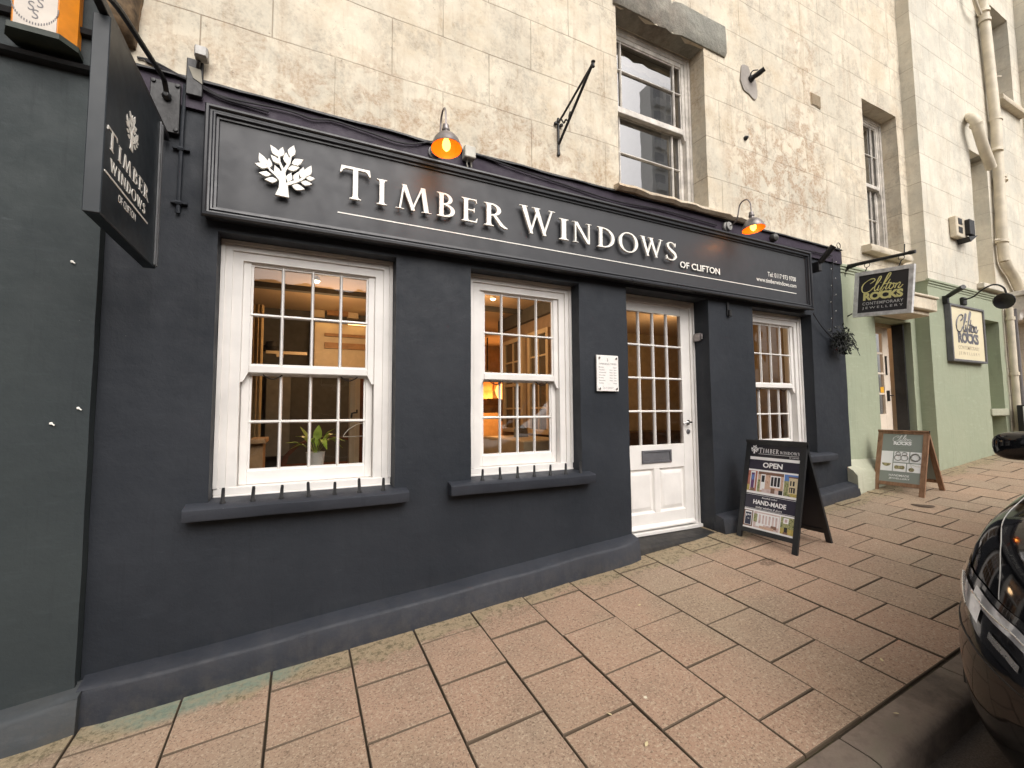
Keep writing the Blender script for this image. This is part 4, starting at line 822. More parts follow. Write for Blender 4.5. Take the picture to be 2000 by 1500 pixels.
def rocks_logo(o, u, v, n, x0, x1, z0, z1, d, par, m1, m2, sub=True, rr=.012):
    h = z1 - z0; w = x1 - x0; bm = B()
    script(bm, o, u, v, n, x0, x0 + w * .93, z0 + h * .48, h * .44, d + .0005, w * rr); ob('lettering', bm, m1, par, sm=False); bm = B(); add_me(bm, text_mesh('ROCKS', o, u, v, n, x0 + w * .01, x0 + w * .99, z0 + h * .27, h * .235, d, .055, .0006, .92))
    ob('lettering', bm, m1, par, sm=False)
    if sub:
        bm = B(); add_me(bm, text_mesh('CONTEMPORARY', o, u, v, n, x0, x1, z0 + h * .135, h * .085, d, .005, .0005, 1.1)); ob('lettering', bm, m2, par, sm=False); bm = B(); add_me(bm, text_mesh('JEWELLERY', o, u, v, n, x0, x1, z0, h * .085, d, .005, .0005, 1.5)); ob('lettering', bm, m2, par, sm=False)
rocks_logo(o, u, v, n, a_ + w_ * .28, a_ + w_ * .74, .70 * L, .93 * L, -.0052, pn, WPR, flat('pale_sage_print', (.36, .39, .36)))
bm = B(); r_(0, .30, .35, .66, None, -.005, bm); r_(.325, .70, .495, .66, None, -.005, bm); r_(.725, 1, .495, .66, None, -.005, bm); r_(.325, .645, .35, .48, None, -.005, bm); r_(.67, 1, .35, .48, None, -.005, bm); ob('white_square', bm, WPR, pn, sm=False)
bm = B(); SILV = simple('print_silver', (.25, .25, .23), .4, var=.4, sc=60)
for ca, cz, rr in ((.43, .625, .022), (.43, .565, .034), (.59, .625, .022), (.59, .565, .034), (.86, .58, .042)):
    c_ = o + u * (aw0 + (aw1 - aw0) * ca) + v * (cz * L) + n * -.0045; tube(bm, [c_ + (u * math.cos(i * PI / 6) + v * math.sin(i * PI / 6)) * rr for i in range(13)], .0045 if ca < .8 else .009, 5)
ob('jewellery_picture', bm, SILV, pn); bm = B(); GLD = simple('print_gold_green', (.36, .32, .17), .4, var=.5, sc=50)
prism(bm, [(aw0 + w_ * (.15 + .115 * math.cos(a)), L * (.47 + (.05 * math.sin(a) if math.sin(a) < 0 else .0))) for a in [i * PI / 8 for i in range(16)]], o, u, v, n, -.005, -.0042)
prism(bm, [(aw0 + w_ * (.485 + .13 * math.cos(a)), L * (.415 + .032 * math.sin(a) + .008 * math.sin(3 * a))) for a in [i * PI / 10 for i in range(20)]], o, u, v, n, -.005, -.0042); prism(bm, [(aw0 + w_ * (.78 + .07 * math.cos(a)), L * (.39 + .03 * math.sin(a))) for a in [i * PI / 8 for i in range(16)]], o, u, v, n, -.005, -.0042)
tube(bm, [o + u * (aw0 + w_ * a) + v * (L * b) + n * -.0042 for a, b in ((.79, .42), (.74, .475), (.9, .445), (.98, .445))], .0015, 4); ob('jewellery_picture', bm, GLD, pn)
bm = B(); add_me(bm, text_mesh('HANDMADE', o, u, v, n, a_ + w_ * .24, a_ + w_ * .74, .272 * L, .024, -.005, .01)); add_me(bm, text_mesh('JEWELLERY', o, u, v, n, a_ + w_ * .24, a_ + w_ * .76, .222 * L, .024, -.005, .01)); ob('lettering', bm, WPR, pn, sm=False)
bm = B(); cc = Vector((5.96, -.65, gz(5.96, -.65) + .001)); lathe(bm, [(0, .003), (.09, .003), (.1, .0)], Matrix.Translation(cc), 24)
tag(ob('drain_cover', bm, simple('dull_iron_cover', (.12, .085, .06), .7, .3)), 'small round metal cover in the paving before the timber board', 'drain cover')
# =================================================================== LEFT NEIGHBOUR
lb = thing('terrace_building', 'dark green-grey painted neighbouring shop at the left edge', 'building', (-2, .2, .1))
bm = B(); wall(bm, -4.5, -.972, -.6, 9.5, -.062, .35, step=.16, amp=.006); ob('ground_floor_wall', bm, CHARG, lb, ang=50)
bm = B(); plinth(bm, -4.5, -.935, -.165, 0, back=-.03, s=.10, c=.41); ob('plinth', bm, CHARGP, lb, ang=60)
bm = B(); secs = []
for i in range(30):
    X = -4.5 + i * (4.5 - 1.02) / 29; w = nz(X * 2, 5) * .008; secs.append([(X, -.05, 3.455 + w), (X, -.105, 3.462 + w), (X, -.115, 3.480 + w), (X, -.095, 3.492 + w), (X, -.05, 3.50 + w)])
loft(bm, secs); secs = []
for i in range(30):
    X = -4.5 + i * (4.5 - .99) / 29; w = nz(X * 2, 8) * .008; secs.append([(X, -.05, 3.66 + w), (X, -.09, 3.665 + w), (X, -.10, 3.69 + w), (X, -.05, 3.70 + w)])
loft(bm, secs); ob('string_moulding', bm, BLACK, lb)
bm = B(); random.seed(5)
secs = []
for i in range(12):
    t_ = i / 11; z = 4.35 - t_ * .66; d_ = -.06 - .20 * (1 - t_) ** .6 - .03 * math.sin(t_ * 9); hw = .085 - .03 * t_
    secs.append([(-.93 + hw * math.cos(a) * 1.2 + nz(z * 5, a) * .02, min(-.03, d_ * .5 + d_ * .55 * math.sin(a)) if math.sin(a) > -.2 else -.0, z + nz(a * 3, z * 9) * .015) for a in [j * 2 * PI / 14 for j in range(14)]])
loft(bm, secs); o_ = ob('corbel', bm, simple('brown_sooty_stone', (.17, .115, .065), .9, var=.5, sc=14, bump=.8, bs=25), shop, ang=60); tag(o_, 'brown weathered stone corbel at the top left corner')
og = thing('lantern_sign', 'orange and white six-sided sign on a dark shelf, top left corner', 'sign', (-1.25, -.2, 3.6))
yq = -.19
L0, R0 = A(22, 42, yq), A(112, 70, yq); zb_ = (L0.z + R0.z) / 2
xl, xr_ = L0.x, R0.x
bm = B(); pl = [(xl - .02, -.065), (xl - .035, -.12), (xl, yq), (xr_, yq), (xr_ + .05, -.12), (xr_ + .045, -.065)]
def pcol(bm, pts, z0, z1, inset=0): loft(bm, [[(x, y, z) for x, y in pts] for z in (z0, z1)])
pcol(bm, pl, zb_, 4.35); ORG = simple('orange_plastic', (.80, .27, .012), .45, var=.12, sc=10); ob('body', bm, ORG, og, sm=False)
bm = B(); box(bm, xl + .006, xr_ - .004, yq - .004, yq, zb_ + .004, 4.34); ob('face', bm, simple('aged_white_plastic', (.60, .54, .47), .5, var=.12, sc=6), og)
bm = B(); cx_ = (xl + xr_) / 2
for a, b, s_ in ((62, 18, .05), (80, 14, .05), (70, 35, .05)):
    q = A(a, b - 6, yq); add_me(bm, text_mesh('S', (0, yq, 0), U, V_, NN, q.x - .012, q.x + .012, q.z - .024, .048, .0045))
cq = A(70, 10, yq)
for i in range(26):
    a = PI + PI * i / 25
    q = cq + Vector((.085 * math.cos(a), 0, .100 * math.sin(a))); box(bm, q.x - .0022, q.x + .0022, yq - .0052, yq - .004, q.z - .006, q.z + .006)
ob('lettering', bm, INK, og, sm=False)
bm = B(); pcol(bm, [(x + (-.012 if x < cx_ else .012), y - (.015 if y < -.1 else 0)) for x, y in pl], zb_ - .03, zb_ - .001); ob('shelf', bm, simple('dark_green_shelf', (.035, .045, .035), .6, var=.2), og, sm=False)
# =================================================================== JEWELLERY SHOP BUILDING
jb = thing('terrace_building', 'sage green jewellery shop with clean cream upper storeys, right of the dark shop', 'building', (8, .2, .8))
JD = (6.80, 7.73, .3, 2.88); JW = (6.77, 7.66, 3.83, 5.88)
bm = B(); wall(bm, 5.955, 7.87, -.2, 3.47, .06, .34, [JD]); ob('ground_floor_wall', bm, GREEN, jb, ang=50)
bm = B(); wall(bm, 5.99, 7.87, 3.465, 12.5, .045, .34, [JW], step=.17); ob('upper_wall', bm, CREAM, jb, ang=50)
bm = B(); secs = []
for i in range(9):
    X = 5.87 + i * .115; e = .05 * (i / 8.) ** .5; w = nz(X * 6, 2) * .02
    secs.append([(X, .1, .3), (X, -.11 + e * .4 + w, .3), (X, -.10 + e + w, .90 + w), (X, -.06 + e, .955 + w), (X, .02, 1.0 + w), (X, .1, 1.10)])
loft(bm, secs); ob('plinth', bm, GREENP, jb, ang=60)
N1, N2_ = (9.62, 10.14, .1, 1.56), (9.62, 10.14, 1.66, 3.06); NU = (9.49, 10.10, 3.62, 5.78); WU = (10.75, 11.50, 7.02, 8.75); PR = (10.75, 12.1, .2, 3.22)
bm = B(); wall(bm, 7.86, 10.30, -.1, 3.47, -.10, .30, [N1, N2_]); ob('bay_wall', bm, GREEN, jb, ang=50)
bm = B(); box(bm, 9.6, 10.2, .12, .16, .1, 3.2); ob('niche_back', bm, GREEN, jb)
bm = B(); box(bm, 9.58, 10.2, -.125, .13, 1.555, 1.665, .008); ob('niche_sill', bm, GREENP, jb); bm = B(); box(bm, 9.62, 10.14, -.06, .13, .2, 1.12, .02); ob('niche_plinth', bm, CREAMP, jb)
bm = B(); wall(bm, 7.85, 11.86, 3.465, 13, -.115, .32, [NU, WU], step=.2); wall(bm, 10.30, 12.4, -.1, 3.464, -.115, .32, [PR], step=.2); ob('upper_wall', bm, CREAM2, jb, ang=50)
bm = B(); box(bm, 9.4, 10.2, .12, .2, 3.5, 5.9); box(bm, 11.86, 16, -.36, .2, -.1, 13); ob('rear_wall', bm, CREAM2, jb)
bm = B(); box(bm, 10.7, 12.2, .5, .56, .1, 3.3); ob('porch_wall', bm, simple('pink_cream_plaster', (.62, .47, .36), .8, var=.08), jb)
bm = B()
for k_, (a, b) in enumerate(((3.385, 0), (3.42, .012), (3.45, .026))):
    box(bm, 7.86 - .002 * k_ - b * .6, 10.28 + .001 * k_, -.108 - b, -.09, a, a + .034 - .001 * k_, .004); box(bm, 5.98, 7.86 - b * .6 - .004, .052 - b, .07, a, a + .034 - .001 * k_, .004)
ob('cornice', bm, GREEN, jb)
bm = B(); box(bm, 9.46, 9.53, -.135, .0, 3.595, 3.625); box(bm, 9.4, 10.2, -.20, .1, 3.52, 3.60, .01); ob('ledge', bm, CREAM2, jb)
bm = B(); box(bm, 9.49, 10.10, -.10, .13, 5.78, 5.80); ob('niche_head', bm, LINTEL, jb)
# canopy over the jewellery door
bm = B(); box(bm, 6.70, 7.62, -.28, .06, 2.955, 3.115, .012); box(bm, 6.68, 7.64, -.30, .06, 3.118, 3.15, .008); box(bm, 6.75, 7.55, -.22, .06, 2.90, 2.953, .01); ob('door_canopy', bm, CREAMP, jb, ang=40)
# jewellery door
ydj = .26
bm = B(); arch(bm, JD[0] + .002, JD[1] - .002, .70, JD[3], ydj, 0, .1, [(0, .05, ydj)]); dfj = ob('door_frame', bm, CREAMW, jb, ang=30)
bm = B(); a0, a1 = 6.855, 7.60; Y2 = ydj + .02
WJ = simple('warm_white_door', (.78, .68, .56), .45, var=.04)
gx = (7.00, 7.44); gz_ = (1.60, 2.74); box(bm, a0, gx[0], Y2, Y2 + .04, .80, 2.83, .003); box(bm, gx[1], a1, Y2, Y2 + .04, .80, 2.83, .003); box(bm, gx[0], gx[1], Y2, Y2 + .039, 2.74, 2.83); box(bm, gx[0], gx[1], Y2, Y2 + .039, .8, 1.60)
box(bm, 7.205, 7.235, Y2 + .004, Y2 + .03, 1.6, 2.74)
for z in (1.885, 2.17, 2.455): box(bm, gx[0], gx[1], Y2 + .006, Y2 + .028, z - .013, z + .013)
dj = ob('door', bm, WJ, jb, ang=30); tag(dj, 'cream glazed shop door with small yellow sticker')
bm = B(); bm.faces.new([bm.verts.new(p) for p in ((gx[0], Y2 + .03, 1.6), (gx[1], Y2 + .03, 1.6), (gx[1], Y2 + .03, 2.74), (gx[0], Y2 + .03, 2.74))]); ob('glass', bm, GLASS, dj, sm=False)
bm = B(); box(bm, 7.48, 7.50, Y2 - .03, Y2, 1.78, 1.93, .002); tube(bm, [(7.49, Y2 - .04, 1.86), (7.54, Y2 - .05, 1.86)], .008, 6); ob('handle', bm, BLACK, dj); bm = B(); box(bm, 7.48, 7.495, Y2 - .02, Y2, 2.15, 2.42, .002); ob('door_pull', bm, BLACK, dj)
bm = B(); box(bm, 7.33, 7.41, Y2 + .0, Y2 + .005, 1.90, 1.98); ob('sticker', bm, flat('yellow_sticker', (.85, .45, .04)), dj)
bm = B(); box(bm, 7.02, 7.14, Y2 - .004, Y2, 1.48, 1.56); ob('letter_plate', bm, BLACK, dj)
bm = B(); box(bm, 7.64, 7.675, .12, .25, .75, 2.86); ob('dark_gap', bm, BLACK, jb)
bm = B(); box(bm, 6.6, 7.9, 1.4, 1.45, .5, 3.1); ob('inner_wall', bm, simple('terracotta_inner_wall', (.42, .20, .12), .8), jb)
bm = B(); box(bm, 6.6, 7.9, .36, 1.4, .5, .72); box(bm, 6.6, 7.9, .401, 1.4, 3.0, 3.1); ob('inner_floor', bm, DFL, jb)
bm = B()
for a, b, c_, d in ((6.4, 8.1, 3.3, 6.4), (10.5, 11.8, 6.6, 9.2)):
    for q in ((a, a + .05, .41, 2.2, c_, d), (b - .05, b, .41, 2.2, c_, d), (a + .05, b - .05, 2.1, 2.2, c_, d), (a + .05, b - .05, .41, 2.1, c_, c_ + .05), (a + .05, b - .05, .41, 2.1, d - .05, d)): box(bm, *q)
ob('upper_room', bm, simple('dim_jewellery_room', (.20, .19, .18), .8), jb, sm=False)
# jewellery upstairs windows
def upper_window(H, y, par, label, mid, xs, yb):
    bm = B(); arch(bm, H[0] + .002, H[1] - .002, H[2] + .05, H[3], y, 0, .1, [(0, .05, y), (.05, .075, y + .012)]); box(bm, H[0] + .002, H[1] - .002, y - .03, y + .1, H[2], H[2] + .055, .005)
    w_ = tag(ob('window', bm, WHITEO, par, ang=30), label); z1 = H[3] - .06
    a, g1 = sash(H[0] + .075, H[1] - .075, mid - .02, z1, y + .02, .04, .045, .055, 3, 2, w_, WHITEO, .022, True, xs); b, g2 = sash(H[0] + .077, H[1] - .077, H[2] + .06, mid + .03, y + .062, .04, .04, .06, 3, 2, w_, WHITEO, .022, False, xs)
    ob('glass', g1, GLASSU, a, sm=False); ob('glass', g2, GLASSU, b, sm=False)
    bm = B(); v0, v1 = [], []
    for i in range(41):
        x = H[0] + .08 + (H[1] - H[0] - .16) * i / 40; yy = y + .16 + .012 * math.sin(i * 1.9); v0.append(bm.verts.new((x, yy, H[3] - .1))); v1.append(bm.verts.new((x, yy, H[2] + .1)))
    for i in range(40): bm.faces.new((v0[i], v0[i + 1], v1[i + 1], v1[i]))
    ob('curtain', bm, simple('grey_voile', (.30, .31, .28), .9), w_)
upper_window(JW, .23, jb, 'small-paned sash window above the jewellery door', 4.86, [7.0, 7.42], 0); upper_window(WU, .12, jb, 'sash window high at the right edge beside the downpipe', 7.9, [10.93, 11.3], 0)
def jsl(x0, x1, z0, z1, y0, y1):
    bm = B(); secs = []
    for i in range(12):
        X = x0 + (x1 - x0) * i / 11; w = nz(X * 7, z0) * .014; secs.append([(X, y1, z0), (X, y0 + w, z0 + .005 + w), (X, y0 - .012 + w, z0 + .03), (X, y0 + w, z1 - .01 + w), (X, y1, z1)])
    loft(bm, secs); ob('sill', bm, CREAMP, jb, ang=40)
jsl(6.55, 7.60, 3.70, 3.80, -.06, .2); jsl(10.62, 11.72, 6.92, 7.02, -.22, .1)
# console and pipes at the far right
bm = B(); P = cat([(0, 0, .38), (0, -.28, .36), (0, -.33, .28), (0, -.22, .20), (0, -.12, .12), (0, -.1, .0), (0, 0, -.02)], 4)
for X in (10.56, ): loft(bm, [[(X + dx, -.115 + p.y, 3.12 + p.z) for p in P] for dx in (0, .13)])
box(bm, 10.5, 12.3, -.50, -.116, 3.50, 3.58, .01); ob('porch_console', bm, WHITEO, jb, ang=40)
PIPE = simple('cream_painted_iron', (.66, .59, .46), .55, var=.12, sc=5, bump=.3, bs=25)
dp = thing('downpipe', 'large cream soil pipe climbing the wall at the right edge', 'downpipe', (10.2, -.2, 2))
YP = -.2; pt = lambda a, b, y=YP: A(a, b, y)
bm = B(); tube(bm, [pt(1917, -60), pt(1921, 20), pt(1945, 240), pt(1954, 400), pt(1957, 470), pt(1962, 510)], .068, 14)
for a, b in ((1921, 22), (1923, 40), (1945, 232), (1946, 292), (1953, 345), (1955, 350), (1957, 470)):
    p = pt(a, b); q = pt(a, b + 5); tube(bm, [p, q], .082, 14)
ob('pipe', bm, PIPE, dp)
bm = B(); tube(bm, cat([pt(1890, 228, -.1), pt(1897, 230, -.2), pt(1905, 238, -.26), pt(1920, 285, -.26), pt(1936, 328, -.24)], 4), .066, 12); tube(bm, [pt(1906, 240, -.26), pt(1908, 246, -.26)], .08, 12); ob('branch_pipe', bm, PIPE, dp)
bm = B(); tube(bm, cat([pt(1962, 508), pt(1968, 522), pt(1980, 540), pt(1998, 575), pt(2030, 620)], 4), .07, 12); ob('branch_pipe', bm, PIPE, dp)
bm = B(); tube(bm, cat([pt(1895, -40, -.25), pt(1905, 5, -.25), pt(1914, 28, -.22)], 3), .03, 8); ob('branch_pipe', bm, PIPE, dp)
bm = B()
for a, b in ((1946, 150), (1951, 468)): tube(bm, [pt(a - 9, b), pt(a + 9, b - 1)], .012, 6)
ob('clip', bm, PIPE, dp)
bm = B(); X = 10.36; tube(bm, [(X, -.17, 3.3), (X, -.17, 1.1)], .045, 12)
for z in (3.1, 2.2, 1.3): tube(bm, [(X, -.17, z), (X, -.17, z + .05)], .058, 12)
tag(ob('downpipe', bm, PIPE), 'narrow cream pipe between the green wall and the porch', 'downpipe')
bm = B(); tube(bm, [(10.55, -.17, 3.3), (10.58, -.17, 1.9), (10.59, -.17, 1.05)], .028, 10); tag(ob('downpipe', bm, simple('grey_pipe', (.16, .15, .15), .5)), 'thin dark grey pipe beside the porch at the right edge', 'downpipe')
bb = thing('bollard_sign', 'black cabinet with a white lettered strip beside the far porch', 'cabinet', (10.3, -.4, 1.0))
bm = B(); box(bm, 10.22, 10.60, -.42, -.20, gz(10.3, -.3) - .02, 1.72, .01); ob('box', bm, BLACK, bb)
bm = B(); box(bm, 10.212, 10.219, -.35, -.27, 1.12, 1.70); ob('strip', bm, WPR, bb); bm = B()
for i, z in enumerate((1.18, 1.28, 1.38, 1.48, 1.58)): box(bm, 10.209, 10.2115, -.335, -.285, z, z + .055)
ob('lettering', bm, INK, bb)
# small things on the jewellery building
sb = thing('alarm_box', 'square cream vented box with black sensor on the upper cream wall', 'alarm box', (8.8, -.15, 4.3))
bm = B(); box(bm, 8.60, 8.95, -.20, -.118, 4.19, 4.50, .01); ob('box', bm, CREAMP, sb); bm = B()
for a, b in ((8.66, 4.38), (8.66, 4.25)): box(bm, a, a + .12, -.205, -.199, b, b + .09)
box(bm, 8.86, 9.02, -.26, -.201, 4.24, 4.47, .006); prism(bm, [(8.80, 4.19), (9.10, 4.26), (9.05, 4.23), (8.85, 4.12)], (0, -.12, 0), (1, 0, 0), (0, 0, 1), (0, -1, 0), 0, .14); ob('sensor', bm, BLACK, sb)
t = tubelight(0, tuple(A(1852, 578, -.16)), tuple(A(1882, 560, -.38)), 'black tube spotlight above the cream jewellery wall sign')
sw = thing('swan_neck_lamp', 'black unlit swan neck lamp over the cream jewellery wall sign', 'wall lamp', (8.8, -.12, 3.2))
bm = B(); tube(bm, cat([A(1877, 587, -.13), A(1900, 580, -.27), A(1918, 566, -.40), A(1940, 556, -.50), A(1958, 560, -.58), A(1965, 572, -.60), A(1966, 586, -.60)], 4), .011, 8); box(bm, 8.82, 8.92, -.15, -.10, 3.20, 3.32, .01); ob('arm', bm, BLACK, sw)
c0, c1 = A(1969, 583, -.60), A(1941, 600, -.62); ax = (c1 - c0).normalized(); m = Matrix.Translation(c0) @ ax.to_track_quat('Z', 'Y').to_matrix().to_4x4()
bm = B(); lathe(bm, [(0, -.03), (.035, -.025), (.05, .0), (.045, .03), (.075, .07), (.10, .12), (.11, .18), (.10, .185), (0, .12)], m, 18); ob('shade', bm, BLACK, sw)
# cream wall sign
cs = thing('wall_sign', 'cream jewellery wall sign with grey lettering in a grey frame on the green wall', 'sign', (8.85, -.12, 2.7))
sx0, sx1, sz0, sz1 = 8.29, 9.39, 2.345, 3.17
bm = B(); box(bm, sx0 + .02, sx1 - .02, -.155, -.105, sz0 + .02, sz1 - .02); ob('panel', bm, simple('cream_sign_panel', (.78, .70, .48), .45, var=.03, sc=3), cs)
bm = B(); 
for q in ((sx0, sx0 + .03, sz0, sz1), (sx1 - .03, sx1, sz0, sz1), (sx0 + .03, sx1 - .03, sz0, sz0 + .03), (sx0 + .03, sx1 - .03, sz1 - .03, sz1)): box(bm, q[0], q[1], -.175, -.105, q[2], q[3], .003)
ob('frame', bm, simple('grey_sign_frame', (.13, .13, .14), .5), cs)
rocks_logo((0, 0, 0), U, V_, NN, sx0 + .22, sx1 - .2, sz0 + .09, sz1 - .06, .156, cs, flat('grey_letters', (.12, .12, .14)), flat('pale_letters', (.52, .45, .32)), rr=.014)
# hanging jewellery sign
XH = 6.15
jh = thing('hanging_sign', 'black jewellery sign with yellow lettering in a silver frame hanging from a beam', 'sign', (XH, -.3, 2.8))
bl, br, tl = AX(1665, 620, XH), AX(1780, 610, XH), AX(1662, 543, XH)
u = (br - bl); Wj = u.length; u.normalize(); Hj = .545; v = Vector((0, 0, 1)); v = (v - u * v.dot(u)).normalized(); n = Vector((-1, 0, 0)); o = bl
bm = B(); fw = .045
for q in ((0, fw, 0, Hj), (Wj - fw, Wj, 0, Hj), (fw, Wj - fw, 0, fw), (fw, Wj - fw, Hj - fw, Hj)):
    prism(bm, [(q[0], q[2]), (q[1], q[2]), (q[1], q[3]), (q[0], q[3])], o, u, v, n, -.045, 0.)
ob('frame', bm, simple('silver_timber_frame', (.72, .72, .71), .45, .1, var=.2, sc=15), jh, sm=False)
bm = B(); prism(bm, [(fw, fw), (Wj - fw, fw), (Wj - fw, Hj - fw), (fw, Hj - fw)], o, u, v, n, -.036, -.010); ob('panel', bm, flat('black_sign_panel', (.035, .033, .036)), jh, sm=False)
rocks_logo(o, u, v, n, fw + .05, Wj - fw - .04, fw + .035, Hj - fw - .01, -.0095, jh, flat('yellow_letters', (.88, .82, .36)), flat('silver_letters', (.7, .7, .68)), rr=.014)
bm = B(); b0, b1 = AX(1648, 522, XH + .03), AX(1788, 491, XH + .03); tube(bm, [b0 + Vector((0, .05, -.01)), b0, b0.lerp(b1, .9), b0.lerp(b1, .93), b1], [.026, .024, .018, .024, .020], 10)
tube(bm, cat([AX(1648, 545, XH + .03), AX(1652, 528, XH + .03), AX(1668, 520, XH + .03), AX(1690, 512, XH + .03)], 4), .014, 8); p = AX(1766, 497, XH + .03); tube(bm, [p, p + Vector((0, -.01, .12))], .006, 6)
for a in (.35, .82):
    p = b0.lerp(b1, a); tube(bm, [p + Vector((0, .03 * math.cos(i * PI / 4), -.035 + .03 * math.sin(i * PI / 4))) for i in range(9)], .004, 5); tube(bm, [p + Vector((0, 0, -.06)), p + Vector((-.02, .02, -.13))], .006, 5)
ob('beam', bm, BLACK, jh)
bm = B(); tube(bm, [AX(1664, 613, XH), AX(1655, 618, XH + .03), AX(1652, 612, XH + .05)], .008, 6); ob('stay_hook', bm, BLACK, jh)

# =================================================================== INTERIOR THINGS
def at2(a, b, Y): q = A(a, b, Y); return q.x, q.z
bm = B(); box(bm, -.44, .56, .262, .42, 1.25, 1.286, .004); ob('window_board', bm, WHITE, shop); bm = B(); box(bm, 1.15, 2.08, .262, .40, 1.195, 1.235, .004); ob('window_board', bm, WHITE, shop)
pp = thing('potted_plant', 'green leafy plant in a white pot on the inside ledge of the largest window', 'potted plant', (.10, .34, 1.286))
bm = B(); m = Matrix.Translation((.105, .34, 1.287)); lathe(bm, [(0, 0), (.050, 0), (.054, .02), (.056, .04), (.058, .06), (.061, .095), (.064, .10), (.058, .10), (.054, .085), (0, .085)], m, 24); ob('pot', bm, simple('white_ribbed_pot', (.62, .58, .54), .6, var=.08), pp)
LF = N('bright_leaf'); LF.set(base=LF.ramp(LF.noise(25, 4), [(.3, (.22, .34, .03)), (.7, (.50, .62, .10))]), rough=.4); LF = LF.m
random.seed(11); bm = B()
def leaf(bm, base, tip, wd, lift):
    base, tip = Vector(base), Vector(tip); mid = (base + tip) / 2 + Vector((0, 0, lift)); pts = cat([base, mid, tip], 6); sd = (tip - base).cross(Vector((0, 0, 1))); sd = sd.normalized() if sd.length > .001 else Vector((1, 0, 0)); rows = []
    for i, p in enumerate(pts):
        t_ = i / (len(pts) - 1); w_ = wd * math.sin(PI * min(1, max(0, (t_ - .3) / .7)) ** .8) + .003; rows.append([bm.verts.new(p - sd * w_ + Vector((0, 0, w_ * .25))), bm.verts.new(p), bm.verts.new(p + sd * w_ + Vector((0, 0, w_ * .25)))])
    for a, b in zip(rows, rows[1:]):
        for k in (0, 1): bm.faces.new((a[k], a[k + 1], b[k + 1], b[k]))
for tx, ty, tz, wd, lf in ((-.19, -.03, .13, .022, .05), (-.16, .0, .07, .028, .07), (-.10, .05, .27, .022, .03), (.12, -.02, .25, .030, .06), (.19, -.04, .13, .034, .09), (.15, .06, .19, .03, .08), (-.05, -.06, .10, .02, .12), (.07, -.07, .06, .024, .13), (.02, .05, .28, .024, .02), (.18, .05, .06, .026, .12), (-.13, .06, .18, .024, .07), (.05, .0, .18, .026, .06)):
    leaf(bm, (.105, .34, 1.36), (.105 + tx, .34 + ty, 1.36 + tz * .75), wd * 1.15, lf * .7)
ob('leaves', bm, LF, pp, ang=80)
def qbox(bm, p0, p1, Y0, Y1, bev=0):
    (x0, z1), (x1, z0) = at2(*p0, Y0), at2(*p1, Y0); box(bm, min(x0, x1), max(x0, x1), Y0, Y1, min(z0, z1), max(z0, z1), bev)
cb = thing('wall_cabinet', 'lit cream wall cabinet seen through the right half of the largest window', 'cabinet', (1.0, 2.9, 1.6))
bm = B(); qbox(bm, (614, 628), (722, 722), 2.75, 3.0, .01); qbox(bm, (612, 556), (634, 620), 2.9, 3.05); qbox(bm, (680, 566), (700, 622), 2.9, 3.05); qbox(bm, (634, 556), (690, 566), 2.88, 3.05); ob('carcass', bm, CREAMW, cb)
bm = B(); qbox(bm, (634, 650), (720, 661), 2.7, 2.749); qbox(bm, (634, 668), (720, 684), 2.71, 2.749); qbox(bm, (640, 567), (680, 618), 2.86, 2.92); ob('drawer', bm, simple('oak_brown', (.36, .19, .08), .5, var=.2, sc=10), cb)
bm = B(); qbox(bm, (618, 626), (655, 629.5), 2.68, 2.70); qbox(bm, (680, 633), (718, 636.5), 2.68, 2.70); ob('strip_light', bm, emis('warm_strip_light', (1., .62, .22), 5.), cb)
ar = thing('armchair', 'brown armchair inside behind the potted plant', 'armchair', (.4, 2, .8)); bm = B()
secs = []
for i in range(9):
    a = PI * i / 8; secs.append([(.25 + .42 * math.cos(a) + dx, 1.9 + dy_, 1.0 + .30 * math.sin(a) + .12) for dx, dy_ in ((0, 0), (.05, 0), (.05, .1), (0, .1))])
loft(bm, secs); box(bm, -.15, .65, 1.9, 2.0, .6, 1.15, .03); ob('backrest', bm, simple('rust_leather', (.16, .05, .02), .5, var=.3), ar); bm = B(); box(bm, -.15, .65, 1.35, 1.9, .6, .95, .05); ob('seat', bm, simple('rust_leather_seat', (.13, .04, .02), .5), ar)
bm = B(); qbox(bm, (486, 858), (519, 867), 1.1, 1.5, .005); qbox(bm, (486, 868), (512, 930), 1.15, 1.45); tag(ob('counter', bm, simple('pine_worktop', (.50, .30, .15), .5, var=.15)), 'pine topped counter at the left inside the largest window', 'counter')
bm = B()
for i in range(14):
    X = A(488 + i * 1.7, 700, 2.0).x; tube(bm, [(X, 2.0 + .02 * math.sin(i * 1.4), 2.75), (X, 2.0 + .02 * math.sin(i * 1.4), 1.25)], .016, 6)
tag(ob('curtain', bm, simple('gold_curtain', (.42, .30, .15), .8)), 'gold brown curtain inside at the left of the largest window', 'curtain')
bm = B(); qbox(bm, (521, 730), (564, 890), 2.9, 3.0); tag(ob('grey_panel', bm, simple('grey_display_panel', (.20, .19, .17), .6)), 'tall grey display panel at the back behind the largest window', 'panel')
bm = B(); qbox(bm, (519, 684), (600, 694), 2.4, 2.5, .004); qbox(bm, (540, 690), (553, 697), 2.3, 2.4); tag(ob('shelf', bm, CREAMW), 'pale shelf with ornaments at the back of the largest window', 'shelf')
bm = B(); lathe(bm, [(0, -.06), (.06, -.04), (.075, 0), (.06, .05), (0, .07)], Matrix.Translation(A(531, 677, 2.45)), 14); lathe(bm, [(0, -.04), (.03, -.04), (.035, .03), (0, .05)], Matrix.Translation(A(519, 680, 2.45)), 10); tag(ob('ornament', bm, BLACK), 'round black ornament on the pale shelf in the largest window', 'ornament')
di = thing('display_door', 'cream sample door with black handle inside the right side of the largest window', 'door', (.75, 1.5, .8))
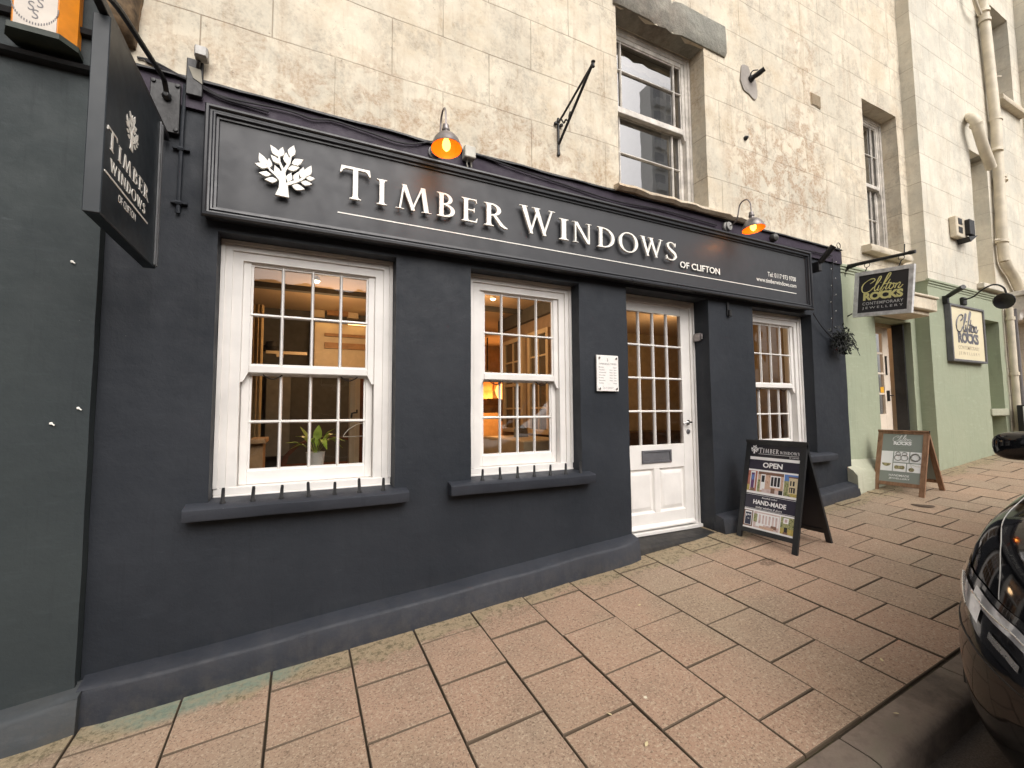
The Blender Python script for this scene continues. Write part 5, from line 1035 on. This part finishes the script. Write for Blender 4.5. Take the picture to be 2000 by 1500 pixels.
bm = B(); qbox(bm, (684, 728), (693, 910), 1.48, 1.56, .004); qbox(bm, (695, 728), (701, 910), 1.5, 1.56, .004); qbox(bm, (694, 728), (695, 910), 1.54, 1.56); ob('leaf', bm, CREAMW, di); bm = B(); qbox(bm, (702, 725), (719, 915), 1.6, 1.66); ob('side_panel', bm, WOOD, di)
bm = B(); q = A(697, 806, 1.47); tube(bm, [q + Vector((0, 0, .03)), q, q + Vector((-.02, -.04, 0)), q + Vector((-.05, -.05, -.005)), q + Vector((-.055, -.05, -.05))], .008, 6); ob('handle', bm, BLACK, di)
bm = B(); pts_ = cat([A(716, 826, .6), A(700, 828, .6), A(682, 838, .6), A(671, 851, .6), A(676, 853, .6), A(718, 851, .6)], 4); tube(bm, pts_, .003, 5); tag(ob('wire_hanger', bm, LETW), 'thin white wire shape hanging inside the largest window', 'wire ornament')
# middle window: sample windows on the partition
def sample(y0, y1, z0, z1, label):
    t = thing('display_window', label, 'window sample', (2.52, y0, z0), group='sample windows on the inside partition'); bm = B(); X = 2.50
    def yz(a0, a1, b0, b1, x0=X, x1=2.555): box(bm, x0, x1, a0, a1, b0, b1, .003)
    w_ = .055; yz(y0, y0 + w_, z0, z1); yz(y1 - w_, y1, z0, z1); yz(y0 + w_, y1 - w_, z1 - w_, z1); yz(y0 + w_, y1 - w_, z0, z0 + w_); m_ = (z0 + z1) / 2; yz(y0 + w_, y1 - w_, m_ - .02, m_ + .02, X + .005); c_ = (y0 + y1) / 2; yz(c_ - .011, c_ + .011, z0 + w_, m_ - .021, X + .012); yz(c_ - .011, c_ + .011, m_ + .021, z1 - w_, X + .012)
    for z in ((z0 + m_) / 2, (z1 + m_) / 2): yz(y0 + w_, y1 - w_, z - .011, z + .011, X + .014)
    ob('frame', bm, CREAMW, t); bm = B(); box(bm, X + .03, X + .035, y0 + w_, y1 - w_, z0 + w_, z1 - w_); ob('glass', bm, simple('dark_mirror_glass', (.10, .09, .07), .08, .0, bump=0, spec=1.), t)
sample(.62, 1.10, 1.40, 2.62, 'nearest cream sample window on the partition behind the middle window'); sample(1.22, 1.72, 1.40, 2.62, 'middle cream sample window on the partition behind the middle window'); sample(1.86, 2.45, 1.40, 2.62, 'farthest cream sample window on the partition behind the middle window')
pd = thing('pendant_lamp', 'glowing orange pendant lamp in the back room through the middle window', 'lamp', (3.1, 4, 1.9))
q = A(952, 728, 3.9); bm = B(); tube(bm, [q, Vector((q.x, q.y, 2.94))], .012, 6); lathe(bm, [(0, .03), (.06, .03), (.03, .0), (.03, -.03)], Matrix.Translation(q), 12); ob('stem', bm, BLACK, pd)
bm = B(); lathe(bm, [(.03, 0), (.13, -.05), (.17, -.11), (0, -.12)], Matrix.Translation(q), 18); ob('shade', bm, emis('glowing_amber_shade', (1., .55, .18), 3.), pd)
gl = thing('globe_lamp', 'round glowing lamp in the back room through the middle window', 'lamp', (3.2, 3.9, 1.7)); q = A(981, 765, 3.8)
bm = B(); lathe(bm, [(0, -.16), (.06, -.13), (.11, -.04), (.12, .02), (.09, .10), (0, .14)], Matrix.Translation(q), 18); ob('globe', bm, emis('glowing_globe', (1., .45, .12), 2.4), gl); bm = B(); tube(bm, [q + Vector((0, 0, -.16)), q + Vector((0, 0, -.5))], .03, 8); ob('stem', bm, WOOD, gl)
bm = B(); qbox(bm, (938, 742), (962, 790), 4.3, 4.5); qbox(bm, (966, 746), (984, 762), 4.3, 4.5); tag(ob('dresser', bm, simple('honey_dresser', (.50, .28, .12), .5, var=.25, sc=12)), 'honey coloured dresser against the orange back wall', 'dresser')
bm = B(); qbox(bm, (952, 778), (982, 802), 3.3, 3.6, .02); qbox(bm, (940, 792), (985, 806), 3.2, 3.7, .01); tag(ob('desk', bm, simple('amber_wood_desk', (.34, .17, .05), .5, var=.3)), 'amber wood desk in the back room below the globe lamp', 'desk')
ch = thing('chair', 'grey upholstered chair inside the lower middle window', 'chair', (1.5, 1.4, .7)); bm = B()
P = [A(1008, 900, 1.35), A(1008, 840, 1.35), A(1012, 832, 1.35), A(1022, 830, 1.35), A(1029, 838, 1.35), A(1034, 862, 1.35), A(1033, 905, 1.35)]
prism(bm, [(p.x, p.z) for p in P], (0, 1.35, 0), (1, 0, 0), (0, 0, 1), (0, -1, 0), -.06, 0); ob('backrest', bm, simple('grey_velvet', (.17, .17, .155), .8, var=.2), ch); bm = B(); qbox(bm, (1006, 893), (1035, 902), 1.0, 1.35, .02); ob('seat', bm, simple('grey_velvet_seat', (.14, .14, .13), .8), ch)
bm = B(); box(bm, 1.95, 2.49, .75, 1.8, 1.05, 1.38, .01); tag(ob('side_cabinet', bm, CREAMW), 'low cream cabinet under the sample windows behind the middle window', 'cabinet')
for a, b, Y_ in ((963, 584, 1.35), (618, 549, 1.2)):
    t = thing('ceiling_spotlight', 'bright ceiling spotlight seen through the %s window' % ('middle' if a > 800 else 'largest'), 'spotlight', (1, 1, 2.9)); q = A(a, b, Y_); q.z = min(q.z, 2.93)
    bm = B(); lathe(bm, [(0, .045), (.03, .04), (.035, .0), (.03, -.0)], Matrix.Translation(q), 14); ob('housing', bm, WHITE, t); bm = B(); lathe(bm, [(0, .004), (.029, 0), (.02, -.012), (0, -.018)], Matrix.Translation(q), 14); ob('lens', bm, emis('spot_lens', (1., .82, .5), 14.), t)
def plight(name, loc, e, col=(1., .55, .25), s=.12):
    l = bpy.data.lights.new(name, 'POINT'); l.energy = e; l.color = col; l.shadow_soft_size = s; o_ = bpy.data.objects.new(name, l); o_.location = loc; COL.objects.link(o_)
plight('pendant_light', (3.1, 4.1, 1.75), 50, (1., .42, .12)); plight('spot_light', (1.6, 1.3, 2.55), 17, (1., .62, .32)); plight('spot_light', (.3, 1.9, 2.45), 13, (1., .62, .32)); plight('door_light', (4.4, 1.3, 2.5), 14, (1., .66, .36)); plight('shop_light', (7.2, .9, 2.6), 6, (1., .6, .35))
bm = B(); box(bm, 3.3, 5.6, 2.2, 2.58, .36, 1.35, .01); tag(ob('sideboard', bm, simple('dark_sideboard', (.09, .045, .025), .5, var=.3)), 'dark wood sideboard inside behind the shop door', 'sideboard')
bm = B(); box(bm, 4.75, 5.0, .9, 1.15, .36, 2.3, .01); box(bm, 5.25, 5.5, 1.4, 1.5, .36, 2.6, .01); tag(ob('display_stand', bm, simple('oak_stand', (.30, .17, .09), .5, var=.2)), 'oak display stand inside the right hand window', 'display stand')

# =================================================================== CAR
PAINT = N('black_car_paint'); PAINT.set(base=(.004, .004, .005), rough=.07, coat=0., spec=.42); PAINT.bump(PAINT.noise(350, 2), .02, .001); PAINT = PAINT.m
TRIM = simple('black_plastic_trim', (.015, .015, .016), .55, bump=.1); CLR = N('headlight_lens'); CLR.set(base=(.50, .51, .53), rough=.12, coat=1., metal=.35); CLR.bump(CLR.noise(40, 3), .25, .004); CLR = CLR.m
HOUS = simple('headlight_housing', (.02, .02, .022), .15, .3, bump=.0, coat=1.); SIL = simple('bright_trim', (.62, .62, .60), .25, .8, bump=0); CGL = simple('tinted_car_glass', (.012, .014, .015), .06, 0, bump=0, coat=1.); RUB = simple('tyre_rubber', (.02, .02, .02), .8)
car = thing('car', 'black SUV parked nose downhill against the kerb at the right edge', 'car', (2.14, -3.07, gz(2.14, -3.07) - .12), True, (0, -math.atan(.078), 0))
def wf(x):
    R = .66
    f = 1. if x >= R else .50 + .50 * (1 - (1 - x / R) ** 2.3) ** (1 / 2.3)
    r = 4.55 - x; g = 1. if r >= .5 else .7 + .3 * (1 - (1 - max(0, r) / .5) ** 2.2) ** (1 / 2.2)
    return .95 * min(f, g)
def topz(x):
    T = [(0, .90), (.06, .99), (.18, 1.065), (.4, 1.125), (.8, 1.18), (1.3, 1.23), (1.7, 1.20), (3.6, 1.20), (4.3, 1.18), (4.55, 1.05)]
    for (a, p), (b, q) in zip(T, T[1:]):
        if x <= b: return p + (q - p) * (x - a) / (b - a)
    return .98
def sect(x):
    w, T = wf(x), topz(x); k = T / 1.18
    C_ = [(w - .22, .24), (w - .09, .26), (w - .03, .36), (w - .005, .50), (w, .64 * min(1, k * 1.05)), (w - .010, .80 * k), (w - .035, .95 * k), (w - .085, T - .10), (w - .16, T - .045), (w - .29, T - .010), (w * .4, T + .018), (0, T + .024)]
    return C_
def cp(x, v, off=0.):
    C_ = sect(x); C_ = [(2 * C_[0][0] - C_[1][0], 2 * C_[0][1] - C_[1][1])] + C_ + [(-C_[-2][0], C_[-2][1])]; v = max(0, min(10.999, v)); i = int(v); t_ = v - i; r = []
    for c_ in (0, 1):
        p = [C_[i + j][c_] for j in range(4)]; r.append(.5 * (2 * p[1] + (p[2] - p[0]) * t_ + (2 * p[0] - 5 * p[1] + 4 * p[2] - p[3]) * t_ * t_ + (3 * p[1] - p[0] - 3 * p[2] + p[3]) * t_ ** 3))
    y, z = r; fall = max(0, 1 - x / .9) ** 1.5; lean = max(0, z - .66) * .30 + max(0, .45 - z) * .35
    return Vector((x + lean * fall, y, z))
def cpn(x, v):
    e = .01; a = cp(x + e, v) - cp(max(0, x - e), v); b = cp(x, v + .05) - cp(x, v - .05); n_ = a.cross(b)
    if n_.length < 1e-9: return Vector((0, 1, 0))
    n_.normalize(); return n_ if n_.y + n_.z * .8 - n_.x * .3 > 0 else -n_
def cpo(x, v, d): return cp(x, v) + cpn(x, v) * d
XS = [0, .004, .012, .025, .045, .07, .10, .14, .19, .25, .32, .40, .50, .60, .72, .86, 1.0, 1.2, 1.5, 2.0, 2.6, 3.2, 3.8, 4.1, 4.25, 4.4, 4.48, 4.53, 4.55]; VS = [i * .33 for i in range(34)]
bm = B(); rings = []
for x in XS:
    L_ = [cp(x, v) for v in VS]; rings.append([bm.verts.new(p) for p in L_] + [bm.verts.new((p.x, -p.y, p.z)) for p in L_[::-1]])
nR = len(rings[0])
for a, b in zip(rings, rings[1:]):
    for k in range(nR): bm.faces.new((a[k], a[(k + 1) % nR], b[(k + 1) % nR], b[k]))
bm.faces.new(rings[0][::-1]); bm.faces.new(rings[-1])
bmesh.ops.remove_doubles(bm, verts=bm.verts[:], dist=.0008)
body = ob('body', bm, PAINT, car, ang=50)
def patch(par, name, mat, f, d, n=20, m_=6, sides=(1, -1)):
    """f(s) -> (x, v0, v1) for s in 0..1"""
    for sg in sides:
        bm = B(); G = []
        for i in range(n + 1):
            x, a, b = f(i / n); G.append([bm.verts.new(Vector((q.x, q.y * sg, q.z))) for q in (cpo(x, a + (b - a) * j / m_, d) for j in range(m_ + 1))])
        for i in range(n):
            for j in range(m_): bm.faces.new((G[i][j], G[i + 1][j], G[i + 1][j + 1], G[i][j + 1]))
        r = ob(name, bm, mat, par, ang=60)
        if sg == sides[0]: first = r
    return first
hl = patch(car, 'headlight', HOUS, lambda s: (.012 + .43 * (1 - s) ** 1.6, 6.02 - .55 * min(1, s * 3) - .35 * s, 6.2 + .45 * s), .004, 30, 8)
patch(hl, 'lens', CLR, lambda s: (.37 - .23 * s, 5.52 + .1 * (1 - s), 6.08 - .06 * s), .010, 14, 6, (1,)); patch(hl, 'lens', CLR, lambda s: (.19 - .17 * s ** .7, 5.92, 6.25 + .05 * s), .010, 18, 4, (1,)); patch(hl, 'lens', SIL, lambda s: (.10 - .06 * s, 5.50 - .1 * s, 5.66 - .1 * s), .010, 10, 3, (1,))
bm = B(); tube(bm, [cpo(.20 - .185 * s ** .7, 6.0 + .12 * s, .012) for s in [i / 20 for i in range(21)]], .0025, 6); tube(bm, [cpo(.33 - .12 * s, 5.98 - .4 * s, .012) for s in [i / 8 for i in range(9)]], .0025, 6); ob('light_strip', bm, SIL, hl)
SEAM = cat([(.12, 6.5, 0), (.16, 7.0, 0), (.22, 7.4, 0), (.32, 7.72, 0), (.5, 7.8, 0), (.75, 7.78, 0), (1., 7.72, 0), (1.25, 7.7, 0)], 5)
bm = B(); tube(bm, [cpo(p.x, p.y, .0) for p in SEAM], .0017, 6); ob('bonnet_seam', bm, GALVP, car)
bm = B(); tube(bm, [cpo(.85 - .84 * s, 4.6 + .3 * s, .0) for s in [i / 24 for i in range(25)]], .003, 6); tube(bm, [cpo(.62, 4.6 + 2.3 * s, .0) for s in [i / 12 for i in range(13)]], .0025, 6); ob('bumper_seam', bm, TRIM, car)
bm = B()
for j in range(7): box(bm, -.02, .03, -.42, .42, .40 + j * .055, .42 + j * .055, .004)
box(bm, -.012, .02, -.45, .45, .37, .80, .01); ob('grille', bm, TRIM, car)
bm = B(); C5 = [(1.25, .80, 1.20), (1.9, .66, 1.68), (2.4, .63, 1.76), (3.4, .62, 1.75), (4.05, .60, 1.66), (4.42, .66, 1.20)]
secs = [[(x, -w_ - .08, 1.14), (x, -w_, (1.14 + z) / 2 + .08), (x, -w_ + .10, z - .02), (x, 0, z + .01), (x, w_ - .10, z - .02), (x, w_, (1.14 + z) / 2 + .08), (x, w_ + .08, 1.14)] for x, w_, z in C5]; loft(bm, secs); ob('windows', bm, CGL, car, ang=50)
bm = B(); loft(bm, [[(x, -w_ + .09, z - .012), (x, -w_ + .12, z + .012), (x, 0, z + .03), (x, w_ - .12, z + .012), (x, w_ - .09, z - .012), (x, 0, z - .01)] for x, w_, z in C5[1:5]]); 
for sg in (1, -1):
    tube(bm, [(1.25, .80 * sg, 1.17), (1.92, .60 * sg, 1.68)], .03, 6); tube(bm, [(2.65, .72 * sg, 1.17), (2.65, .58 * sg, 1.74)], .035, 6); tube(bm, [(4.42, .66 * sg, 1.19), (4.05, .52 * sg, 1.65)], .05, 6)
ob('roof', bm, PAINT, car, ang=50)
for sg in (1, -1):
    bm = B(); c_ = Vector((1.56, 1.00 * sg, 1.245)); bmesh.ops.create_uvsphere(bm, u_segments=20, v_segments=12, radius=1)
    for q in bm.verts:
        x_, y_, z_ = q.co; q.co = c_ + Vector((.085 * math.copysign(abs(x_) ** .7, x_), .125 * math.copysign(abs(y_) ** .65, y_), .078 * math.copysign(abs(z_) ** .65, z_)))
    tube(bm, [c_ + Vector((0, -.1 * sg, -.04)), Vector((1.56, .80 * sg, 1.13))], .035, 8); ob('wing_mirror', bm, PAINT, car, ang=60)
    for x in (.92, 3.70):
        bm = B(); m = Matrix.Translation((x, .84 * sg, .35)) @ Matrix.Rotation(-PI / 2 * sg, 4, 'X'); lathe(bm, [(.22, -.10), (.33, -.10), (.35, -.06), (.35, .06), (.33, .10), (.24, .10)], m, 32); wh = ob('wheel', bm, RUB, car); bm = B(); lathe(bm, [(.24, .09), (.23, .05), (.06, .03), (.05, .06), (0, .06)], m, 32)
        for k in range(5):
            a = k * 2 * PI / 5; mm = m @ Matrix.Rotation(a, 4, 'Z'); mbox(bm, mm @ Matrix.Translation((.13, 0, .06)), .2, .05, .03)
        ob('rim', bm, CHROME, wh)
        bm = B(); tube(bm, [(x + .40 * math.cos(a), (wf(x) - .004) * sg, .35 + .40 * math.sin(a)) for a in [PI * i / 16 for i in range(17)]], .03, 6); ob('wheel_arch', bm, TRIM, car)

# =================================================================== OPPOSITE SIDE OF THE STREET (seen only in reflections)
OB1 = simple('opposite_grey_render', (.12, .10, .085), .85, var=.2, sc=2); OB2 = simple('opposite_brick', (.14, .08, .06), .9, var=.25, sc=6); OG = simple('opposite_window_glass', (.03, .035, .04), .1, bump=0, spec=.8); OW = simple('opposite_window_frame', (.55, .53, .5), .6)
def opp(x0, x1, h, mat, label, nx, nf, zoff):
    t = thing('terrace_building', label, 'building', ((x0 + x1) / 2, -13, gz(x0, -11))); zb = gz((x0 + x1) / 2, -11) - .2; H = []; cw = (x1 - x0) / nx
    for i in range(nx):
        for f in range(nf): cx = x0 + cw * (i + .5); z = zb + .7 + f * 2.2; H.append((cx - .5, cx + .5, z, z + 1.35))
    bm = B(); wall(bm, x0, x1, zb - 2, zb + h, 0, .3, H, step=2, amp=0)
    for q in bm.verts: q.co.y = -12.0 - q.co.y
    ob('wall', bm, mat, t, sm=False)
    for hx_ in H:
        bm = B(); 
        for q in ((hx_[0], hx_[0] + .07, hx_[2], hx_[3]), (hx_[1] - .07, hx_[1], hx_[2], hx_[3]), (hx_[0] + .07, hx_[1] - .07, hx_[3] - .07, hx_[3]), (hx_[0] + .07, hx_[1] - .07, hx_[2], hx_[2] + .07), (hx_[0] + .07, hx_[1] - .07, (hx_[2] + hx_[3]) / 2 - .03, (hx_[2] + hx_[3]) / 2 + .03)): box(bm, q[0], q[1], -12.18, -12.12, q[2], q[3])
        w_ = ob('window', bm, OW, t, sm=False); bm = B(); box(bm, hx_[0], hx_[1], -12.20, -12.19, hx_[2], hx_[3]); ob('glass', bm, OG, w_, sm=False)
    bm = B(); prism(bm, [(-12.0, zb + h), (-15.5, zb + h + .9), (-19, zb + h)], (x0, 0, 0), (0, 1, 0), (0, 0, 1), (1, 0, 0), 0, x1 - x0); ob('roof', bm, simple('slate_' + str(int(x0)), (.07, .07, .08), .8), t, sm=False)
opp(-14, -3, 6.9, OB2, 'brown brick terrace across the street to the left behind the camera', 4, 2, 0); opp(-2.9, 7.5, 6.3, OB1, 'grey rendered terrace straight across the street behind the camera', 4, 2, 0); opp(7.6, 22, 6.2, OB2, 'long brick terrace across the street towards the uphill end', 6, 2, 0)
tw = thing('tower_block', 'pale concrete tower block with stacked balconies reflected in the upstairs window', 'building', (35, -33, 0))
bm = B(); box(bm, 32.4, 36.2, -31.6, -30, -3, 36.2); ob('shaft', bm, simple('pale_concrete', (.97, .96, .93), .8, var=.05), tw)
bm = B()
for k in range(14):
    z = 34.6 - k * 2.3; box(bm, 32.8, 34.1, -29.99, -29.6, z - .9, z - .1); box(bm, 34.5, 35.8, -29.99, -29.6, z - .9, z - .1)
ob('balconies', bm, simple('balcony_grey', (.90, .90, .88), .8), tw); tw.children[-1]['kind'] = 'stuff'
bm = B()
for k in range(14):
    z = 34.6 - k * 2.3; box(bm, 32.8, 34.1, -30.05, -29.995, z, z + 1.0); box(bm, 34.5, 35.8, -30.05, -29.995, z, z + 1.0)
ob('tower_windows', bm, simple('tower_pale_blinds', (.60, .60, .60), .5), tw)
for (a, b), lb_ in (((141, 511), 'small white cable fixing on the green-grey wall under the hanging sign'), ((100, 827), 'small white fixing low on the green-grey wall'), ((153, 797), 'small white fixing near the right edge of the green-grey wall')):
    q = A(a, b, -.07); bm = B(); lathe(bm, [(.0, 0), (.007, 0), (.006, .006), (.0, .009)], Matrix.Translation(q) @ Matrix.Rotation(PI / 2, 4, 'X'), 8); tube(bm, [q + Vector((.004, -.004, -.002)), q + Vector((.014, -.006, -.010))], .0035, 5); tag(ob('wall_fixing', bm, LETW), lb_, 'fixing', 'white fixings on the left wall')
LFY = simple('pale_fallen_leaf', (.62, .52, .30), .8)
def onpave(a, b):
    d = ray(a, b); nn = Vector((-.0782, -.058, 1)); c_ = .2108 + .058 * .12; return CAM + d * ((c_ - nn.dot(CAM)) / nn.dot(d))
random.seed(21)
for k_, ((a, b), lb_) in enumerate((((1263, 1455), 'pale fallen leaf nearest the bottom edge of the photo, on the big front slab'), ((1190, 1396), 'pale fallen leaf lying in a joint left of the leaf at the bottom edge'), ((1722, 1290), 'pale fallen leaf on the kerbside slab left of the car headlight'), ((1853, 1147), 'pale fallen leaf just left of the car bonnet'), ((1425, 1171), 'pale fallen leaf on the slab below the black board'), ((1249, 1183), 'pale fallen leaf on the paving below the door step'), ((1655, 1074), 'pale fallen leaf right of the rear leg of the black board'), ((1750, 1395), 'pale fallen leaf on the kerb stone'))):
    q = onpave(a, b) + Vector((0, 0, .004)); r_a = random.uniform(0, PI); L_ = random.uniform(.012, .018); bm = B(); dx_, dy_ = Vector((math.cos(r_a), math.sin(r_a), .078 * math.cos(r_a))), Vector((-math.sin(r_a), math.cos(r_a), 0))
    pts_ = [(-1, 0, .0), (-.4, .42, .15), (.3, .38, .2), (1, 0, .1), (.3, -.36, .0), (-.4, -.4, .05)]; c0_ = bm.verts.new(q + Vector((0, 0, .0035))); vs_ = [bm.verts.new(q + dx_ * x_ * L_ + dy_ * y_ * L_ + Vector((0, 0, z_ * L_))) for x_, y_, z_ in pts_]
    for i in range(6): bm.faces.new((c0_, vs_[i], vs_[(i + 1) % 6]))
    tag(ob('fallen_leaf', bm, LFY), lb_, 'leaf', 'fallen leaves on the pavement')
# =================================================================== LIGHT, SKY, CAMERA
EL, RO = 42, 172
W_ = bpy.data.worlds.new('World'); S.world = W_; W_.use_nodes = True; nt = W_.node_tree; bg = nt.nodes['Background']
sky = nt.nodes.new('ShaderNodeTexSky'); sky.sky_type = 'NISHITA'; sky.sun_disc = False; sky.sun_elevation = math.radians(EL); sky.sun_rotation = math.radians(RO); sky.dust_density = 5.; sky.air_density = 1.
hs_ = nt.nodes.new('ShaderNodeHueSaturation'); hs_.inputs['Saturation'].default_value = .12; nt.links.new(sky.outputs[0], hs_.inputs['Color'])
wm = nt.nodes.new('ShaderNodeMix'); wm.data_type = 'RGBA'; wm.blend_type = 'MULTIPLY'; wm.inputs[0].default_value = 1; nt.links.new(hs_.outputs[0], wm.inputs[6]); wm.inputs[7].default_value = (1., .965, .95, 1)
nt.links.new(wm.outputs[2], bg.inputs['Color']); bg.inputs['Strength'].default_value = .15
sl = bpy.data.lights.new('sun', 'SUN'); sl.energy = 1.15; sl.angle = math.radians(60); sl.color = (1., .95, .88)
so = bpy.data.objects.new('sun', sl); COL.objects.link(so)
# sun on the street side, slightly from the left
az = math.radians(182); d_ = Vector((math.sin(az) * math.cos(math.radians(EL)), math.cos(az) * math.cos(math.radians(EL)), math.sin(math.radians(EL))))
so.rotation_euler = d_.to_track_quat('Z', 'Y').to_euler()
cd_ = bpy.data.cameras.new('camera'); co_ = bpy.data.objects.new('camera', cd_); COL.objects.link(co_); cd_.sensor_width = 36; cd_.lens = 36 * F / 2000; cd_.clip_start = .05; cd_.clip_end = 600
m = Matrix((CR, CU, -_f)).transposed().to_4x4(); m.translation = CAM; co_.matrix_world = m; S.camera = co_
S.view_settings.view_transform = 'Standard'; S.view_settings.look = 'None'; S.view_settings.exposure = .38; S.view_settings.gamma = 1
S.cycles.max_bounces = 8; S.cycles.transparent_max_bounces = 16; S.cycles.caustics_reflective = False; S.cycles.caustics_refractive = False
S.cycles.use_denoising = True
